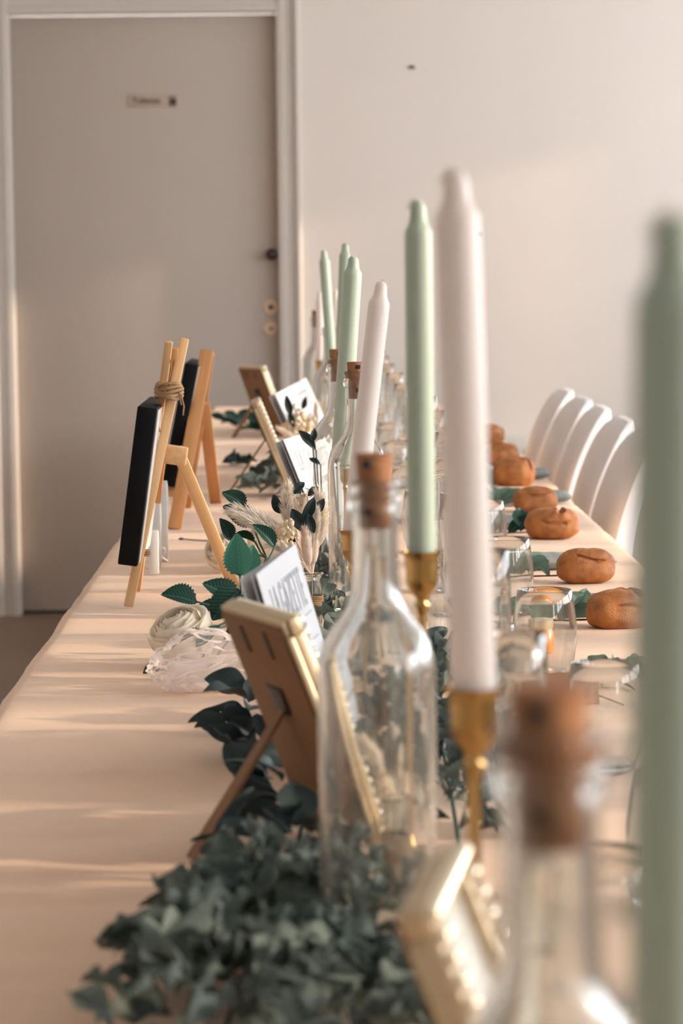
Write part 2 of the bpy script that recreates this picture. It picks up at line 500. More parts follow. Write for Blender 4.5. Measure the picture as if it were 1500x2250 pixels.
# things on the door and wall
yd = Y1 + .042
def onDoor(px, py): return atY(px, py, yd)
p0, p1 = onDoor(282, 236), onDoor(390, 207)
sw, sh = p1.x - p0.x, p1.z - p0.z
sg = thing('door_sign', 'small beige toilet sign plate fixed high on the grey door', 'sign', Vector(((p0.x + p1.x) / 2, yd, (p0.z + p1.z) / 2)))
part('plate', MB().add(*box(sw, .003, sh, (0, -.0015, 0), .001)).mesh('plate', True, 40), M['sign'], sg)
tm = text_mesh('Toilettes', sh * .62, 1.0, .0003, .0004)
part('lettering', tm, M['darkink'], sg, L(sg, T((-sw * .13, -.0036, 0)) @ RX(R(90))))
pic = MB()
for sx_, wd in ((sw * .355, .0), (sw * .43, .006)):
    pic.add(*[(lambda vf: vf)(box(.009, .0008, .016, (sx_, -.0036, -.001)))][0])
    pic.add(*lathe([(.0038, 0), (.0038, .0008)], 12), M=T((sx_, -.0032, .0125)) @ RX(R(90)))
    pic.add(*box(.003, .0008, .014, (sx_ - .0025, -.0036, -.013)))
    pic.add(*box(.003, .0008, .014, (sx_ + .0025, -.0036, -.013)))
    if wd: pic.add([(sx_ - .010, -.004, -.010), (sx_ + .010, -.004, -.010), (sx_ + .003, -.004, .008), (sx_ - .003, -.004, .008)], [(0, 1, 2, 3)])
part('pictogram', pic.mesh('pictogram', False), M['darkink'], sg)
ring_m = mat('brass_rosette', (0.72, 0.53, 0.38), 0.5)
def rosette(px, py, r, label, dark_r, keyhole=False, black=False):
    c = onDoor(px, py)
    t = thing('lock_rosette' if not black else 'round_doorknob', label, 'door hardware', c)
    me = MB().add(*lathe([(r, 0), (r, .005), (r * .9, .008), (dark_r * 1.1, .008), (dark_r * 1.05, .004)], 28)).mesh('ring', True, 40)
    if black:
        me = MB().add(*lathe([(r * .55, 0), (r * .5, .012), (r * .85, .02), (r, .032), (r * .8, .043), (r * .3, .046)], 28)).mesh('knob', True, 60)
        part('knob', me, M['dark_knob'], t, L(t, RX(R(90))))
        part('neck_plate', MB().add(*lathe([(r * .8, 0), (r * .8, .003)], 24)).mesh('neck_plate', True, 40), M['dark_knob'], t, L(t, RX(R(90))))
        return
    part('ring', me, ring_m, t, L(t, RX(R(90))))
    cyl = MB().add(*lathe([(dark_r, 0), (dark_r, .0045)], 20))
    if keyhole: cyl.add(*box(dark_r * .8, dark_r * 1.9, .004, (0, -dark_r * .9, .0025)))
    part('keyhole', cyl.mesh('keyhole', True, 40), M['black'], t, L(t, RX(R(90))))
M['dark_knob'] = mat('dark_brown_knob', (0.02, 0.010, 0.007), 0.5)
rosette(597, 559, .020, 'round dark brown knob above the two lock rings on the door', .01, black=True)
rosette(595, 675, .026, 'beige lock ring with a round black hole, upper of two on the door', .009)
rosette(595, 722, .025, 'beige lock ring with a slit keyhole, lower of two on the door', .006, keyhole=True)
for (px, py, lab) in ((904, 148, 'tiny dark wall hook alone high on the beige wall'), (1050, 515, 'small dark wall hook at candle-tip height on the beige wall')):
    c = P(px, py)
    t = thing('wall_hook', lab, 'hook', Vector((c.x, Y1, c.z)))
    part('back_plate', MB().add(*box(.022, .004, .008, (0, -.002, 0), .0012)).mesh('plate', True, 40), M['dark_knob'], t)
    part('hook_pin', MB().add(*tube([(0, -.002, 0), (0, -.012, -.002), (0, -.016, .002), (0, -.016, .007)], .0022, 8)).mesh('pin'), M['dark_knob'], t)
# low cream heater seen between table and chairs
p0 = P(1085, 956); p1 = P(1245, 956)
ht = thing('panel_heater', 'low cream panel heater standing against the beige wall behind the chairs', 'heater', Vector(((p0.x + p1.x) / 2, Y1 - .06, 0)))
hw = p1.x - p0.x
part('panel', MB().add(*box(hw, .05, p0.z - .08, (0, 0, .08 + (p0.z - .08) / 2), .006)).mesh('panel', True, 40), M['cream'], ht)
for k in range(6):
    part('fin', MB().add(*box(.012, .008, p0.z - .16, (-hw / 2 + hw * (k + .5) / 6, -.028, .08 + (p0.z - .08) / 2), .003)).mesh('fin', True, 40), M['cream'], ht)
for s in (-1, 1):
    part('foot', MB().add(*box(.03, .08, .08, (s * hw * .38, 0, .04), .004)).mesh('foot', True, 40), M['cream'], ht)

# ------------------------------------------------------------------ table and cloth
TX0, TX1 = onZ(0, 1545).x, onZ(1385, 1215).x
TY0, TY1 = 0.25, 8.66
tb = thing('banquet_table', 'long banquet table hidden under the nude tablecloth', 'table', Vector(((TX0 + TX1) / 2, (TY0 + TY1) / 2, 0)))
part('tabletop', MB().add(*box(TX1 - TX0 - .02, TY1 - TY0 - .02, .03, (0, 0, TAB - .022), .004)).mesh('tabletop', True, 40), M['tabletop'], tb)
lg = MB().add(*box(.04, .04, TAB - .037, (0, 0, (TAB - .037) / 2), .003)).mesh('leg', True, 40)
for yy in (-3.9, -1.3, 1.3, 3.9):
    for xx in (-.33, .02):
        part('leg', lg, M['steel'], tb, L(tb, T((xx, yy, 0))))

def crz(x, y): return noise.noise(Vector((x, y, 3.7)))
CREASE = [1.25, 1.9, 2.36, 2.797, 3.2, 3.66, 4.18, 4.56, 5.07, 5.55, 6.05, 6.6, 7.2, 7.9]
ys = set(round(TY0 + i * .014, 4) for i in range(int((TY1 - TY0) / .014) + 1))
for c in CREASE:
    for k in range(-7, 8): ys.add(round(c + k * .003, 4))
ys = sorted(ys)
drop = .25
prof = [(TX0 - .022, TAB - drop), (TX0 - .014, TAB - .16), (TX0 - .009, TAB - .05), (TX0 - .005, TAB - .012), (TX0, TAB - .003)]
nx = 64
prof += [(TX0 + (TX1 - TX0) * i / nx, TAB) for i in range(1, nx)]
prof += [(2 * ((TX0 + TX1) / 2) - x, z) for (x, z) in reversed(prof[:5])]
v, f = [], []
for y in ys:
    for (x, z) in prof:
        top = max(0.0, min(1.0, (z - (TAB - .02)) / .02))
        w = .0022 * crz(x * 1.6 + 5, y * 9) + .0016 * crz(x * 2.3 + y, y * 21 + 9) + .0008 * crz(x * 9, y * 40)
        for c in CREASE:
            u = y - c - .004 * crz(x * 2.5, c * 7) - .01 * x
            if abs(u) < .03:
                amp = .35 + .65 * max(0, min(1, .5 + 1.4 * crz(x * 1.7, c * 13.1)))
                w += amp * (.0016 * math.exp(-((u + .007) / .007) ** 2) - .0022 * math.exp(-(u / .0028) ** 2) + .0006 * math.exp(-((u - .008) / .006) ** 2))
        sd = min(1.0, max(0.0, (TAB - .01 - z) / .2)) * (.008 * math.sin(y * 17 + 3 * crz(0, y * 2)) + .006 * crz(y * 8, z * 5))
        sgn = -1 if x < .1 else 1
        edge = .0018 * crz(y * 5, 1.0) * (1 if abs(x - (TX0 + TX1) / 2) > .36 else 0)
        v.append((x + sgn * sd + edge, y, z + min(w, .0025) * top))
m_ = len(prof)
for i in range(len(ys) - 1):
    for j in range(m_ - 1):
        f.append((i * m_ + j, i * m_ + j + 1, (i + 1) * m_ + j + 1, (i + 1) * m_ + j))
cloth = part('tablecloth', mk('tablecloth', v, f), M['cloth'])
tag(cloth, 'creased nude-coloured cloth covering the long banquet table', 'tablecloth')
G = TAB + .0012      # resting height on the cloth

# ------------------------------------------------------------------ candles, holders
def candle_mesh(Ln, r, seed):
    prof = [(r * .97, 0), (r, .004), (r * 1.0, Ln * .5), (r * .985, Ln - .026), (r * .95, Ln - .0215), (r * .80, Ln - .0185), (r * .66, Ln - .0155), (r * .60, Ln - .011), (r * .55, Ln - .005), (r * .42, Ln - .0015), (r * .2, Ln)]
    return MB().add(*lathe(prof, 28)).mesh('candle_body', True, 50)
def holder_mesh_cup():
    return MB().add(*lathe([(.0034, -.046), (.0042, -.042), (.0060, -.039), (.0042, -.0355), (.0050, -.033), (.0085, -.029), (.0108, -.025), (.0116, -.019), (.0115, -.010), (.0125, -.004), (.0148, -.0005), (.0148, .0004), (.0132, .0002), (.0124, -.004), (.0122, -.0115)], 32)).mesh('cup', True, 50)
CUP = holder_mesh_cup()
def candle_set(px_b, py_b, px_t, py_t, Y, colour, clab, hlab, r=.011, wick_side=1, px_base=None):
    """candle foot pixel, candle tip pixel, distance Y"""
    b = atY(px_b, py_b, Y); t = atY(px_t, py_t, Y)
    H = b.z - G + .001
    hb = thing('candle_holder', hlab, 'candle holder', Vector((b.x, Y, G)), 0, 'brass candle holders along the table')
    part('base', MB().add(*lathe([(.036, 0), (.036, .002), (.034, .0035), (.020, .0050), (.009, .008), (.0052, .014), (.0036, .022)], 36)).mesh('base', True, 50), M['brass'], hb)
    part('stem', MB().add(*lathe([(.0033, .018), (.0032, H * .5), (.0033, H - .044)], 16)).mesh('stem', True, 50), M['brass'], hb)
    part('cup', CUP, M['brass'], hb, L(hb, T((0, 0, H))))
    Ln = (t - b).length + .009
    dr = (t - b).normalized()
    b2 = b - dr * .009
    root = thing('taper_candle', clab, 'candle', b2, 0, 'taper candles along the table')
    Mx = align_z(b2, t)
    part('body', candle_mesh(Ln, r, Y), M['wax_green'] if colour == 'g' else M['wax_white'], root, Mx)
    s = wick_side
    part('wick', MB().add(*tube([(0, 0, Ln - .002), (s * .001, 0, Ln + .0015), (s * .0035, -.0005, Ln + .001), (s * .006, -.001, Ln - .003), (s * .0075, -.001, Ln - .006)], .0007, 6)).mesh('wick'), M['wick'], root, Mx)
GL = 'sage green taper candle '
WL = 'ivory white taper candle '
HB = 'brass stem candle holder '
candle_set(1476, 2560, 1484, 472, .70, 'g', GL + 'beside the corked bottle farthest from the door', HB + 'under the green candle farthest from the door')
candle_set(1040, 1514, 1000, 374, 1.34, 'w', WL + 'beside the beaded gold photo frame, tallest of the white ones', HB + 'beside the beaded gold photo frame', r=.0112)
candle_set(926, 1214, 918, 440, 1.94, 'g', GL + 'between the large clear bottle and the wine tumblers', HB + 'under the green candle by the large clear bottle', r=.0100)
candle_set(776, 1166, 838, 618, 2.73, 'w', WL + 'leaning sharply toward the chairs', HB + 'carrying the sharply leaning white candle', r=.0108, wick_side=-1)
candle_set(748, 1010, 777, 564, 3.70, 'g', GL + 'leaning between two corked bottles', HB + 'seen through the bottles, under a leaning green candle', r=.0128)
candle_set(748, 828, 759, 535, 5.05, 'g', GL + 'standing straight behind the two leaning candles', HB + 'hidden behind the pair of corked bottles', r=.0112)
candle_set(728, 800, 711, 550, 5.8, 'g', GL + 'tilted toward the door behind the bottles', HB + 'under the green candle tilted toward the door', r=.0112)
candle_set(736, 840, 738, 637, 6.3, 'w', WL + 'half hidden among the green ones near the door', HB + 'under the white candle among the green ones', r=.0112)
candle_set(704, 793, 703, 640, 6.75, 'w', WL + 'beside the corked bottle nearest the door', HB + 'beside the corked bottle nearest the door', r=.0105)

# ------------------------------------------------------------------ bottles
def bottle_mesh():
    out = [(.030, 0), (.0352, .0015), (.0375, .006), (.0375, .182), (.0368, .192), (.0340, .203), (.0285, .2125), (.0222, .220), (.0178, .2275), (.0155, .236), (.0146, .250), (.0140, .284), (.0142, .2855), (.0163, .287), (.0168, .291), (.0163, .2955), (.0150, .297), (.0157, .299), (.0157, .3045), (.0148, .3058)]
    inn = [(.0112, .3056), (.0106, .300), (.0108, .250), (.0118, .2365), (.0142, .2275), (.0190, .2188), (.0258, .210), (.0312, .2008), (.0342, .191), (.0350, .182), (.0350, .012), (.0325, .008), (.018, .011), (.003, .013)]
    return MB().add(*lathe(out + inn, 56)).mesh('bottle_glass', True, 60)
BOT = bottle_mesh()
CORK = MB().add(*lathe([(.0093, 0), (.0099, .001), (.0102, .018), (.0118, .0455), (.0114, .0465)], 28)).mesh('cork', True, 50)
SWITCH = MB().add(*box(.0062, .0030, .0048, (0, 0, 0), .0004)).mesh('switch', True, 40)
SWITCH2 = MB().add(*box(.0050, .0030, .0050, (0, 0, 0), .0004)).mesh('switch', True, 40)
def wire_mesh(seed):
    rnd = random.Random(seed)
    pts = []
    for i in range(46):
        t = i / 45
        a = t * 15 + rnd.uniform(-.5, .5)
        rr = (.004 + .018 * min(1, max(0, (t - .3) * 3))) * rnd.uniform(.4, 1)
        pts.append((rr * math.cos(a), rr * math.sin(a), .285 - t * .268))
    return MB().add(*tube(pts, .0003, 5)).mesh('light_wire')
WIRE = wire_mesh(3)
def bottle(px, Y, lab, cork_top_py, rz=0.0):
    c = atY(px, cork_top_py, Y)
    b = Vector((c.x, Y, G))
    t = thing('corked_bottle', lab, 'bottle', b, 0, 'corked clear bottles along the table')
    part('glass_body', BOT, M['glass'], t)
    top = c.z - G
    ck = part('cork', CORK, M['cork'], t, L(t, T((0, 0, top - .046)) @ RZ(rz)))
    part('switch', SWITCH, M['black'], ck, W[ck.name] @ T((.001, -.0108, .0405)))
    part('charging_port', SWITCH2, M['black'], ck, W[ck.name] @ T((.001, -.0092, .011)))
    part('light_wire', WIRE, M['copper'], t)
BL = 'clear glass bottle with a cork stopper '
bottle(1206, .775, BL + 'beside the green candle farthest from the door', 1512, -.5)
bottle(822, 1.70, BL + 'between the beaded gold frame and the dried bouquet', 998, -.55)
bottle(782, 3.46, BL + 'right behind the leaning white candle', 796, .1)
bottle(741, 3.95, BL + 'behind the leaning green candle', 768, .15)
bottle(723, 5.95, BL + 'by the tilted green candle near the door', 705, .3)
bottle(757, 5.45, BL + 'hidden behind the pair of leaning candles', 706, .3)
bottle(694, 7.3, BL + 'last before the door end of the table', 682, .2)

# ------------------------------------------------------------------ photo frames
FW, FH, FT = .122, .195, .014
def photo_frame(loc, rz, lab, lean=R(22)):
    t = thing('photo_frame', lab, 'photo frame', Vector((loc[0], loc[1], G)), rz, 'gold photo frames along the table')
    A = T((0, 0, (FT + .002) * math.sin(lean))) @ RY(-lean)            # local: front +x, width y, up z
    bar = .013
    mo = MB()
    for (cy, cz, sy, sz) in ((0, bar / 2, FW, bar), (0, FH - bar / 2, FW, bar), (-FW / 2 + bar / 2, FH / 2, bar, FH - 2 * bar), (FW / 2 - bar / 2, FH / 2, bar, FH - 2 * bar)):
        mo.add(*box(FT * .62, sy, sz, (-FT * .31, cy, cz), .0012))
        mo.add(*box(FT * .34, sy - (.006 if sy > sz else 0), sz - (0 if sy > sz else 0), (-FT * .80, cy, cz), .0010))
    part('moulding', mo.mesh('moulding', True, 40), M['gold'], t, L(t, A))
    part('backboard', MB().add(*box(.003, FW - .010, FH - .010, (-FT - .0005, 0, FH / 2), .0005)).mesh('backboard', True, 40), M['backboard'], t, L(t, A))
    part('picture', MB().add(*box(.001, FW - 2 * bar, FH - 2 * bar, (-.0085, 0, FH / 2))).mesh('picture', False), M['print'], t, L(t, A))
    part('pane', MB().add(*box(.0015, FW - 2 * bar, FH - 2 * bar, (-.0060, 0, FH / 2))).mesh('pane', False), M['pane'], t, L(t, A))
    n1, n2 = 19, 12
    bd = MB().add(*lathe([(.0001, -.0043), (.0022, -.0037), (.0037, -.0022), (.0043, 0), (.0037, .0022), (.0022, .0037), (.0001, .0043)], 12)).mesh('bead')
    pos = [(s * (FW / 2 - .0042), .0045 + (FH - .009) * k / n1) for s in (-1, 1) for k in range(n1 + 1)]
    pos += [(-FW / 2 + .0042 + (FW - .0084) * k / n2, z) for z in (.0045, FH - .0045) for k in range(1, n2)]
    for (y, z) in pos: part('bead', bd, M['pearl'], t, L(t, A @ T((.001, y, z))))
    # strut
    hz = FH * .60
    top = A @ Vector((-FT - .003, 0, hz))
    foot = Vector((top.x - .075, .0, .0015))
    tri = []
    d = (foot - top)
    st = MB()
    nrm = Vector((d.z, 0, -d.x)).normalized() * .0015
    pts = [(.005, 0.0), (.007, .25), (.009, 1.0)]
    vv = []
    for (hwid, q) in pts:
        c = top + d * q
        for sg_ in (-1, 1):
            for sn in (-1, 1):
                vv.append(c + Vector((0, sg_ * hwid, 0)) + nrm * sn)
    ff = []
    for i in range(2):
        o = i * 4
        ff += [(o, o + 2, o + 6, o + 4), (o + 1, o + 5, o + 7, o + 3), (o, o + 4, o + 5, o + 1), (o + 2, o + 3, o + 7, o + 6)]
    ff += [(0, 1, 3, 2), (8, 10, 11, 9)]
    part('strut', st.add(vv, ff).mesh('strut', False), M['backboard'], t)
    part('hinge', MB().add(*box(.002, .026, .022, (-FT - .0035, 0, hz + .008), .0006)).mesh('hinge', True, 40), M['black'], t, L(t, A))
    for yy in (-.022, .022):
        part('clip', MB().add(*box(.0015, .005, .022, (-FT - .0025, yy, FH - .022), .0005)).mesh('clip', True, 40), M['darkink'], t, L(t, A))
def frame_from_top(px, py, Y, rz, lab, lean=R(22)):
    """top centre pixel at Y gives X; foot is found from lean"""
    c = atY(px, py, Y)
    off = FH * math.sin(lean)
    photo_frame((c.x + off * math.cos(rz), Y + off * math.sin(rz)), rz, lab, lean)
FLB = 'gold photo frame '
frame_from_top(972, 1935, 1.12, R(-9), FLB + 'with beaded edge turned to show its picture side')
frame_from_top(582, 1340, 2.02, R(24), FLB + 'seen from its brown back beside the tulle bag')
frame_from_top(566, 885, 5.23, R(1.5), FLB + 'seen edge-on behind the dried bouquet')
frame_from_top(556, 803, 7.05, R(32), FLB + 'seen from its brown back nearest the door')

# ------------------------------------------------------------------ printed gazettes
def gazette(TL, TR, BR, lab, hang=.20):
    """folded printed sheet: three world points of the front leaf"""
    rdir = (TR - TL); wd = rdir.length; rdir.normalize()
    u = (TR - BR); u = (u - rdir * u.dot(rdir)).normalized()
    n = rdir.cross(u).normalized()
    ht_ = (TL.z - G - .001) / u.z
    org = TL - u * ht_
    t = thing('printed_gazette', lab, 'booklet', Vector((org.x, org.y, G)), 0, 'printed gazettes along the table')
    A = frame_m(org, rdir, u, n)
    rnd = random.Random(int(org.y * 100))
    def leaf(offz, tilt, bend):
        v, f = [], []
        nx_, ny_ = 10, 10
        for s in (0, 1):
            for j in range(ny_ + 1):
                for i in range(nx_ + 1):
                    x = wd * i / nx_; y = ht_ * j / ny_
                    z = offz + bend * math.sin(math.pi * i / nx_) * (j / ny_) - tilt * (1 - i / nx_) - s * .0006
                    low = G + .0004 - (org.z + x * rdir.z + y * u.z + z * n.z)
                    if low > 0: y += low / u.z
                    v.append((x, y, z))
        q = (nx_ + 1) * (ny_ + 1)
        for j in range(ny_):
            for i in range(nx_):
                a = j * (nx_ + 1) + i
                f.append((a, a + 1, a + nx_ + 2, a + nx_ + 1))
                f.append((q + a, q + a + nx_ + 1, q + a + nx_ + 2, q + a + 1))
        bnd = [i for i in range(nx_ + 1)] + [(j + 1) * (nx_ + 1) - 1 + 0 for j in range(1, ny_ + 1)] + [ny_ * (nx_ + 1) + i for i in range(nx_ - 1, -1, -1)] + [j * (nx_ + 1) for j in range(ny_ - 1, 0, -1)]
        for k in range(len(bnd)):
            a, b = bnd[k], bnd[(k + 1) % len(bnd)]
            f.append((b, a, q + a, q + b))
        return mk('sheet', v, f, True, None, 40)
    part('front_leaf', leaf(0, 0, 0), M['paper'], t, A)
    part('inner_leaf', leaf(-.0022, .002, .0006), M['paper'], t, A)
    part('back_leaf', leaf(-.0045, .010, .001), M['paper'], t, A)
    tt = text_mesh('LA GAZETTE', wd * .165, .80, .0001, 0)
    part('title', tt, M['ink'], t, A @ T((wd * .52, ht_ * .80, .0004)) @ S(1, 1.6, 1))
    tt = text_mesh('DES MARIES', wd * .10, .8, .0001)
    part('subtitle', tt, M['ink'], t, A @ T((wd * .52, ht_ * .615, .0004)))
    for k, (yy, hh) in enumerate(((.68, .0012), (.56, .0012))):
        part('rule', MB().add(*box(wd * .82, hh, .0002, (wd * .52, ht_ * yy, .0004))).mesh('rule', False), M['ink'], t, A)
    tt = text_mesh('&', wd * .16, .8, .0001)
    part('monogram', tt, M['ink'], t, A @ T((wd * .55, ht_ * .42, .0004)))
    bow = MB()
    bow.add(*tube([A @ Vector(p) for p in ((wd * 1.004, ht_ * .30, .002), (wd * .8, ht_ * .32, .003), (wd * .4, ht_ * .30, .003), (-.002, ht_ * .28, .001))], .0009, 6))
    for s in (1, -1):
        bow.add(*tube([A @ Vector(p) for p in ((wd * .92, ht_ * .31, .003), (wd * (.98 + .04 * s), ht_ * .36, .007), (wd * (1.05 + .05 * s), ht_ * .30, .008), (wd * .93, ht_ * .305, .004), (wd * (.98 + .06 * s), ht_ * .2, .007), (wd * (1.02 + .05 * s), ht_ * .12, .008))], .0009, 6))
    part('twine_bow', bow.mesh('twine_bow'), M['twine'], t, Matrix())
gazette(atY(563, 1262, 2.27), atY(649, 1195, 2.46), atY(706, 1390, 2.46), 'white printed gazette tied with twine between the gold frame and the glass vial')
gazette(atY(622, 966, 4.05), atY(700, 943, 4.22), atY(762, 1085, 4.22), 'white printed gazette behind the dried bouquet and beside the corked bottles')
gazette(atY(604, 866, 5.56), atY(672, 830, 5.74), atY(712, 915, 5.74), 'white printed gazette beside the gold frame nearest the door')

# ------------------------------------------------------------------ easels with black canvases
def canvas_slab(t, bl, tl, thick, Y0_, Y1_):
    """bl/tl: left bottom / left top points of the near face"""
    u = (tl - bl); hgt = u.length; u.normalize()
    w = Vector((0, 1, 0)); n = w.cross(u) * 1.0          # n points to +x side
    if n.x < 0: n = -n
    A = frame_m(bl, n, w, u)
    Wd = Y1_ - Y0_
    c = part('canvas', MB().add(*box(thick, Wd, hgt, (thick / 2, Wd / 2, hgt / 2), .002)).mesh('canvas', True, 40), M['canvas_black'], t, A)
    part('canvas_back', MB().add(*box(.0012, Wd - .02, hgt - .006, (thick + .0008, Wd / 2 + .002, hgt / 2))).mesh('canvas_back', False), M['canvas_back'], t, A)
def easel_stick(name, t, p, q, w, d, m, hint=Vector((0, -1, 0))):
    Ln = (q - p).length
    A = align_z(p, q, hint)
    bv, bf = box(w, d, Ln, (0, 0, Ln / 2), .0016)
    up_ = (q - p).normalized().z
    for c in bv:                                   # foot sawn level with the cloth
        low = G - .0004 - (A @ c).z
        if low > 0: c.z += low / up_
        if A.col[2].z < 0:
            low = G - .0004 - (A @ c).z
            if low > 0: c.z -= low / abs(up_)
    me = MB().add(bv, bf).mesh(name, True, 40)
    return part(name, me, m, t, A)
p1 = onZ(282, 1333, G); q1 = atY(405, 744, 3.62)
t1 = thing('table_easel', 'small pale pine easel bound with twine, holding a black canvas beside white blocks', 'easel', Vector((p1.x + .03, 3.62, G)), 0, 'small easels on the table')
easel_stick('leg', t1, p1, q1, .0125, .009, M['pine'])
p2 = onZ(301, 1298, G); q2 = atY(371, 750, 3.58)
easel_stick('leg', t1, p2, q2, .0105, .009, M['pine'])
p3 = atY(345, 1105, 3.66); q3 = atY(384, 764, 3.61)
easel_stick('centre_stick', t1, p3, q3, .0095, .008, M['beech'])
easel_stick('rear_leg', t1, atY(388, 985, 3.615), onZ(516, 1292, G), .0165, .008, M['pine'])
cb = atY(385, 1000, 3.60)
part('cross_block', MB().add(*box(.031, .024, .030, (0, 0, 0), .002)).mesh('cross_block', True, 40), M['pine'], t1, T(cb) @ RY(R(9)) @ RX(R(90)))
canvas_slab(t1, atY(258, 1240, 3.50), atY(302, 892, 3.50), .0255, 3.50, 3.76)
# twine binding
c = atY(371, 858, 3.60)
tw = MB()
for k in range(5):
    zc = (k - 2) * .0042
    pts = []
    for i in range(19):
        a = 2 * math.pi * i / 18
        pts.append((c.x + .0165 * math.cos(a) + .0016 * math.sin(a * 3 + k), c.y + .030 * math.sin(a), c.z + zc + .0022 * math.sin(a * 2 + k)))
    tw.add(*tube(pts, .0023, 6))
for pts in ([(385, 855, 3.585), (398, 868, 3.58), (404, 893, 3.58), (402, 913, 3.58)], [(385, 858, 3.585), (395, 872, 3.58), (398, 890, 3.58)], [(370, 840, 3.585), (376, 810, 3.58), (374, 790, 3.58)], [(350, 900, 3.585), (345, 925, 3.58), (352, 950, 3.58)]):
    tw.add(*tube([atY(*p) for p in pts], .0011, 6))
part('twine_binding', tw.mesh('twine_binding'), M['twine'], t1, Matrix())
c = atY(316, 1215, 3.585)
tw = MB()
for k in range(3):
    pts = [(c.x + .0085 * math.cos(a), c.y + .009 * math.sin(a), c.z + (k - 1) * .003) for a in [2 * math.pi * i / 12 for i in range(13)]]
    tw.add(*tube(pts, .0011, 6))
part('twine_tie', tw.mesh('twine_tie'), M['twine'], t1, Matrix())

p1 = onZ(383, 1163, G); q1 = atY(455, 770, 4.72)
t2 = thing('table_easel', 'small orange-brown easel holding a black canvas nearer the door', 'easel', Vector((p1.x + .04, 4.78, G)), 0, 'small easels on the table')
easel_stick('leg', t2, p1, q1, .023, .010, M['beech'])
easel_stick('leg', t2, Vector((p1.x, 4.99, G)), q1 + Vector((.002, .03, -.006)), .020, .010, M['beech'])
easel_stick('rear_leg', t2, atY(447, 885, 4.80), onZ(474, 1106, G), .022, .008, M['beech'])
lb = atY(386, 1076, 4.70)
part('ledge', MB().add(*box(.05, .20, .012, (0, .07, 0), .002)).mesh('ledge', True, 40), M['beech'], t2, T(lb + Vector((-.004, 0, -.004))))
canvas_slab(t2, atY(355, 1066, 4.66), atY(406, 797, 4.66), .0235, 4.66, 4.90)

# ------------------------------------------------------------------ white blocks, ribbon, twig
def slab(px0, px1, py_top, py_bot, lab, notch):
    b = onZ((px0 + px1) / 2, py_bot, G)
    a0 = atY(px0, py_bot, b.y); a1 = atY(px1, py_bot, b.y); tp = atY(px0, py_top, b.y)
    w = a1.x - a0.x; h = tp.z - G
    t = thing('white_block', lab, 'decoration', Vector((b.x, b.y, G)), 0, 'white standing blocks beside the easel')
    D = h * .62
    up_ = MB().add(*box(w, D * .24, h, (0, D * .12, h / 2), .0016)).mesh('upright', True, 40)
    part('upright', up_, M['white_wood'], t)
    # ring-shaped bowl behind the upright, so that it reads as a flat standing figure
    ro, ri = h * notch / 2, h * notch / 2 - h * .11
    v, f = [], []
    n = 20
    for x in (-w / 2 + .001, w / 2 - .001):
        for r_ in (ro, ri):
            for i in range(n + 1):
                a = -math.pi / 2 + math.pi * i / n
                v.append((x, D * .22 + r_ * math.cos(a) * 1.15, h - ro + r_ * math.sin(a)))
    k = n + 1
    for i in range(n):
        f += [(i, i + 1, k + i + 1, k + i), (2 * k + i, 3 * k + i, 3 * k + i + 1, 2 * k + i + 1), (i, 2 * k + i, 2 * k + i + 1, i + 1), (k + i, k + i + 1, 3 * k + i + 1, 3 * k + i)]
    part('bow', mk('bow', v, f, True, None, 40), M['white_wood'], t)
slab(327, 349, 1166, 1262, 'shortest white wooden block standing behind the easel legs', .62)
slab(335, 354, 1098, 1246, 'middle-height white wooden block standing behind the easel', .55)
slab(349, 369, 1058, 1232, 'tallest white wooden block standing behind the easel', .60)
c = onZ(375, 1240, G)
rb = []
v, f = [], []
pts = []
for i in range(40):
    t_ = i / 39
    a = -1.2 + t_ * 5.2
    pts.append(Vector((c.x - .03 + .034 * t_ + .012 * math.cos(a), c.y + .004 * math.sin(a * 1.3), G + .0125 + .011 * math.sin(a))))
for p in pts:
    for s in (0, 1):
        v += [p + Vector((0, s * .016, 0)), p + Vector((0, s * .016, .0008))]
for i in range(39):
    o = i * 4
    f += [(o, o + 2, o + 6, o + 4), (o + 1, o + 5, o + 7, o + 3), (o, o + 4, o + 5, o + 1), (o + 2, o + 3, o + 7, o + 6)]
rbn = part('ribbon_curl', mk('ribbon_curl', v, f), M['ribbon'])
tag(rbn, 'curled cream ribbon lying at the foot of the white blocks', 'ribbon')
a = onZ(400, 1184, G + .002); b = onZ(468, 1188, G + .001)
tg = thing('dry_twig', 'thin dark twig lying on the cloth behind the easel leg', 'twig', Vector((a.x, a.y, G)))
part('stalk', MB().add(*tube([a, a.lerp(b, .3) + Vector((0, -.006, 0)), a.lerp(b, .7) + Vector((0, -.006, 0)), b], .0009, 6)).mesh('stalk'), M['brown_stem'], tg, Matrix())
part('bud', MB().add(*tube([a - Vector((.006, 0, 0)), a - Vector((.002, 0, 0)), a + Vector((.003, 0, 0))], [.0006, .0026, .0008], 8)).mesh('bud'), M['brown_stem'], tg, Matrix())

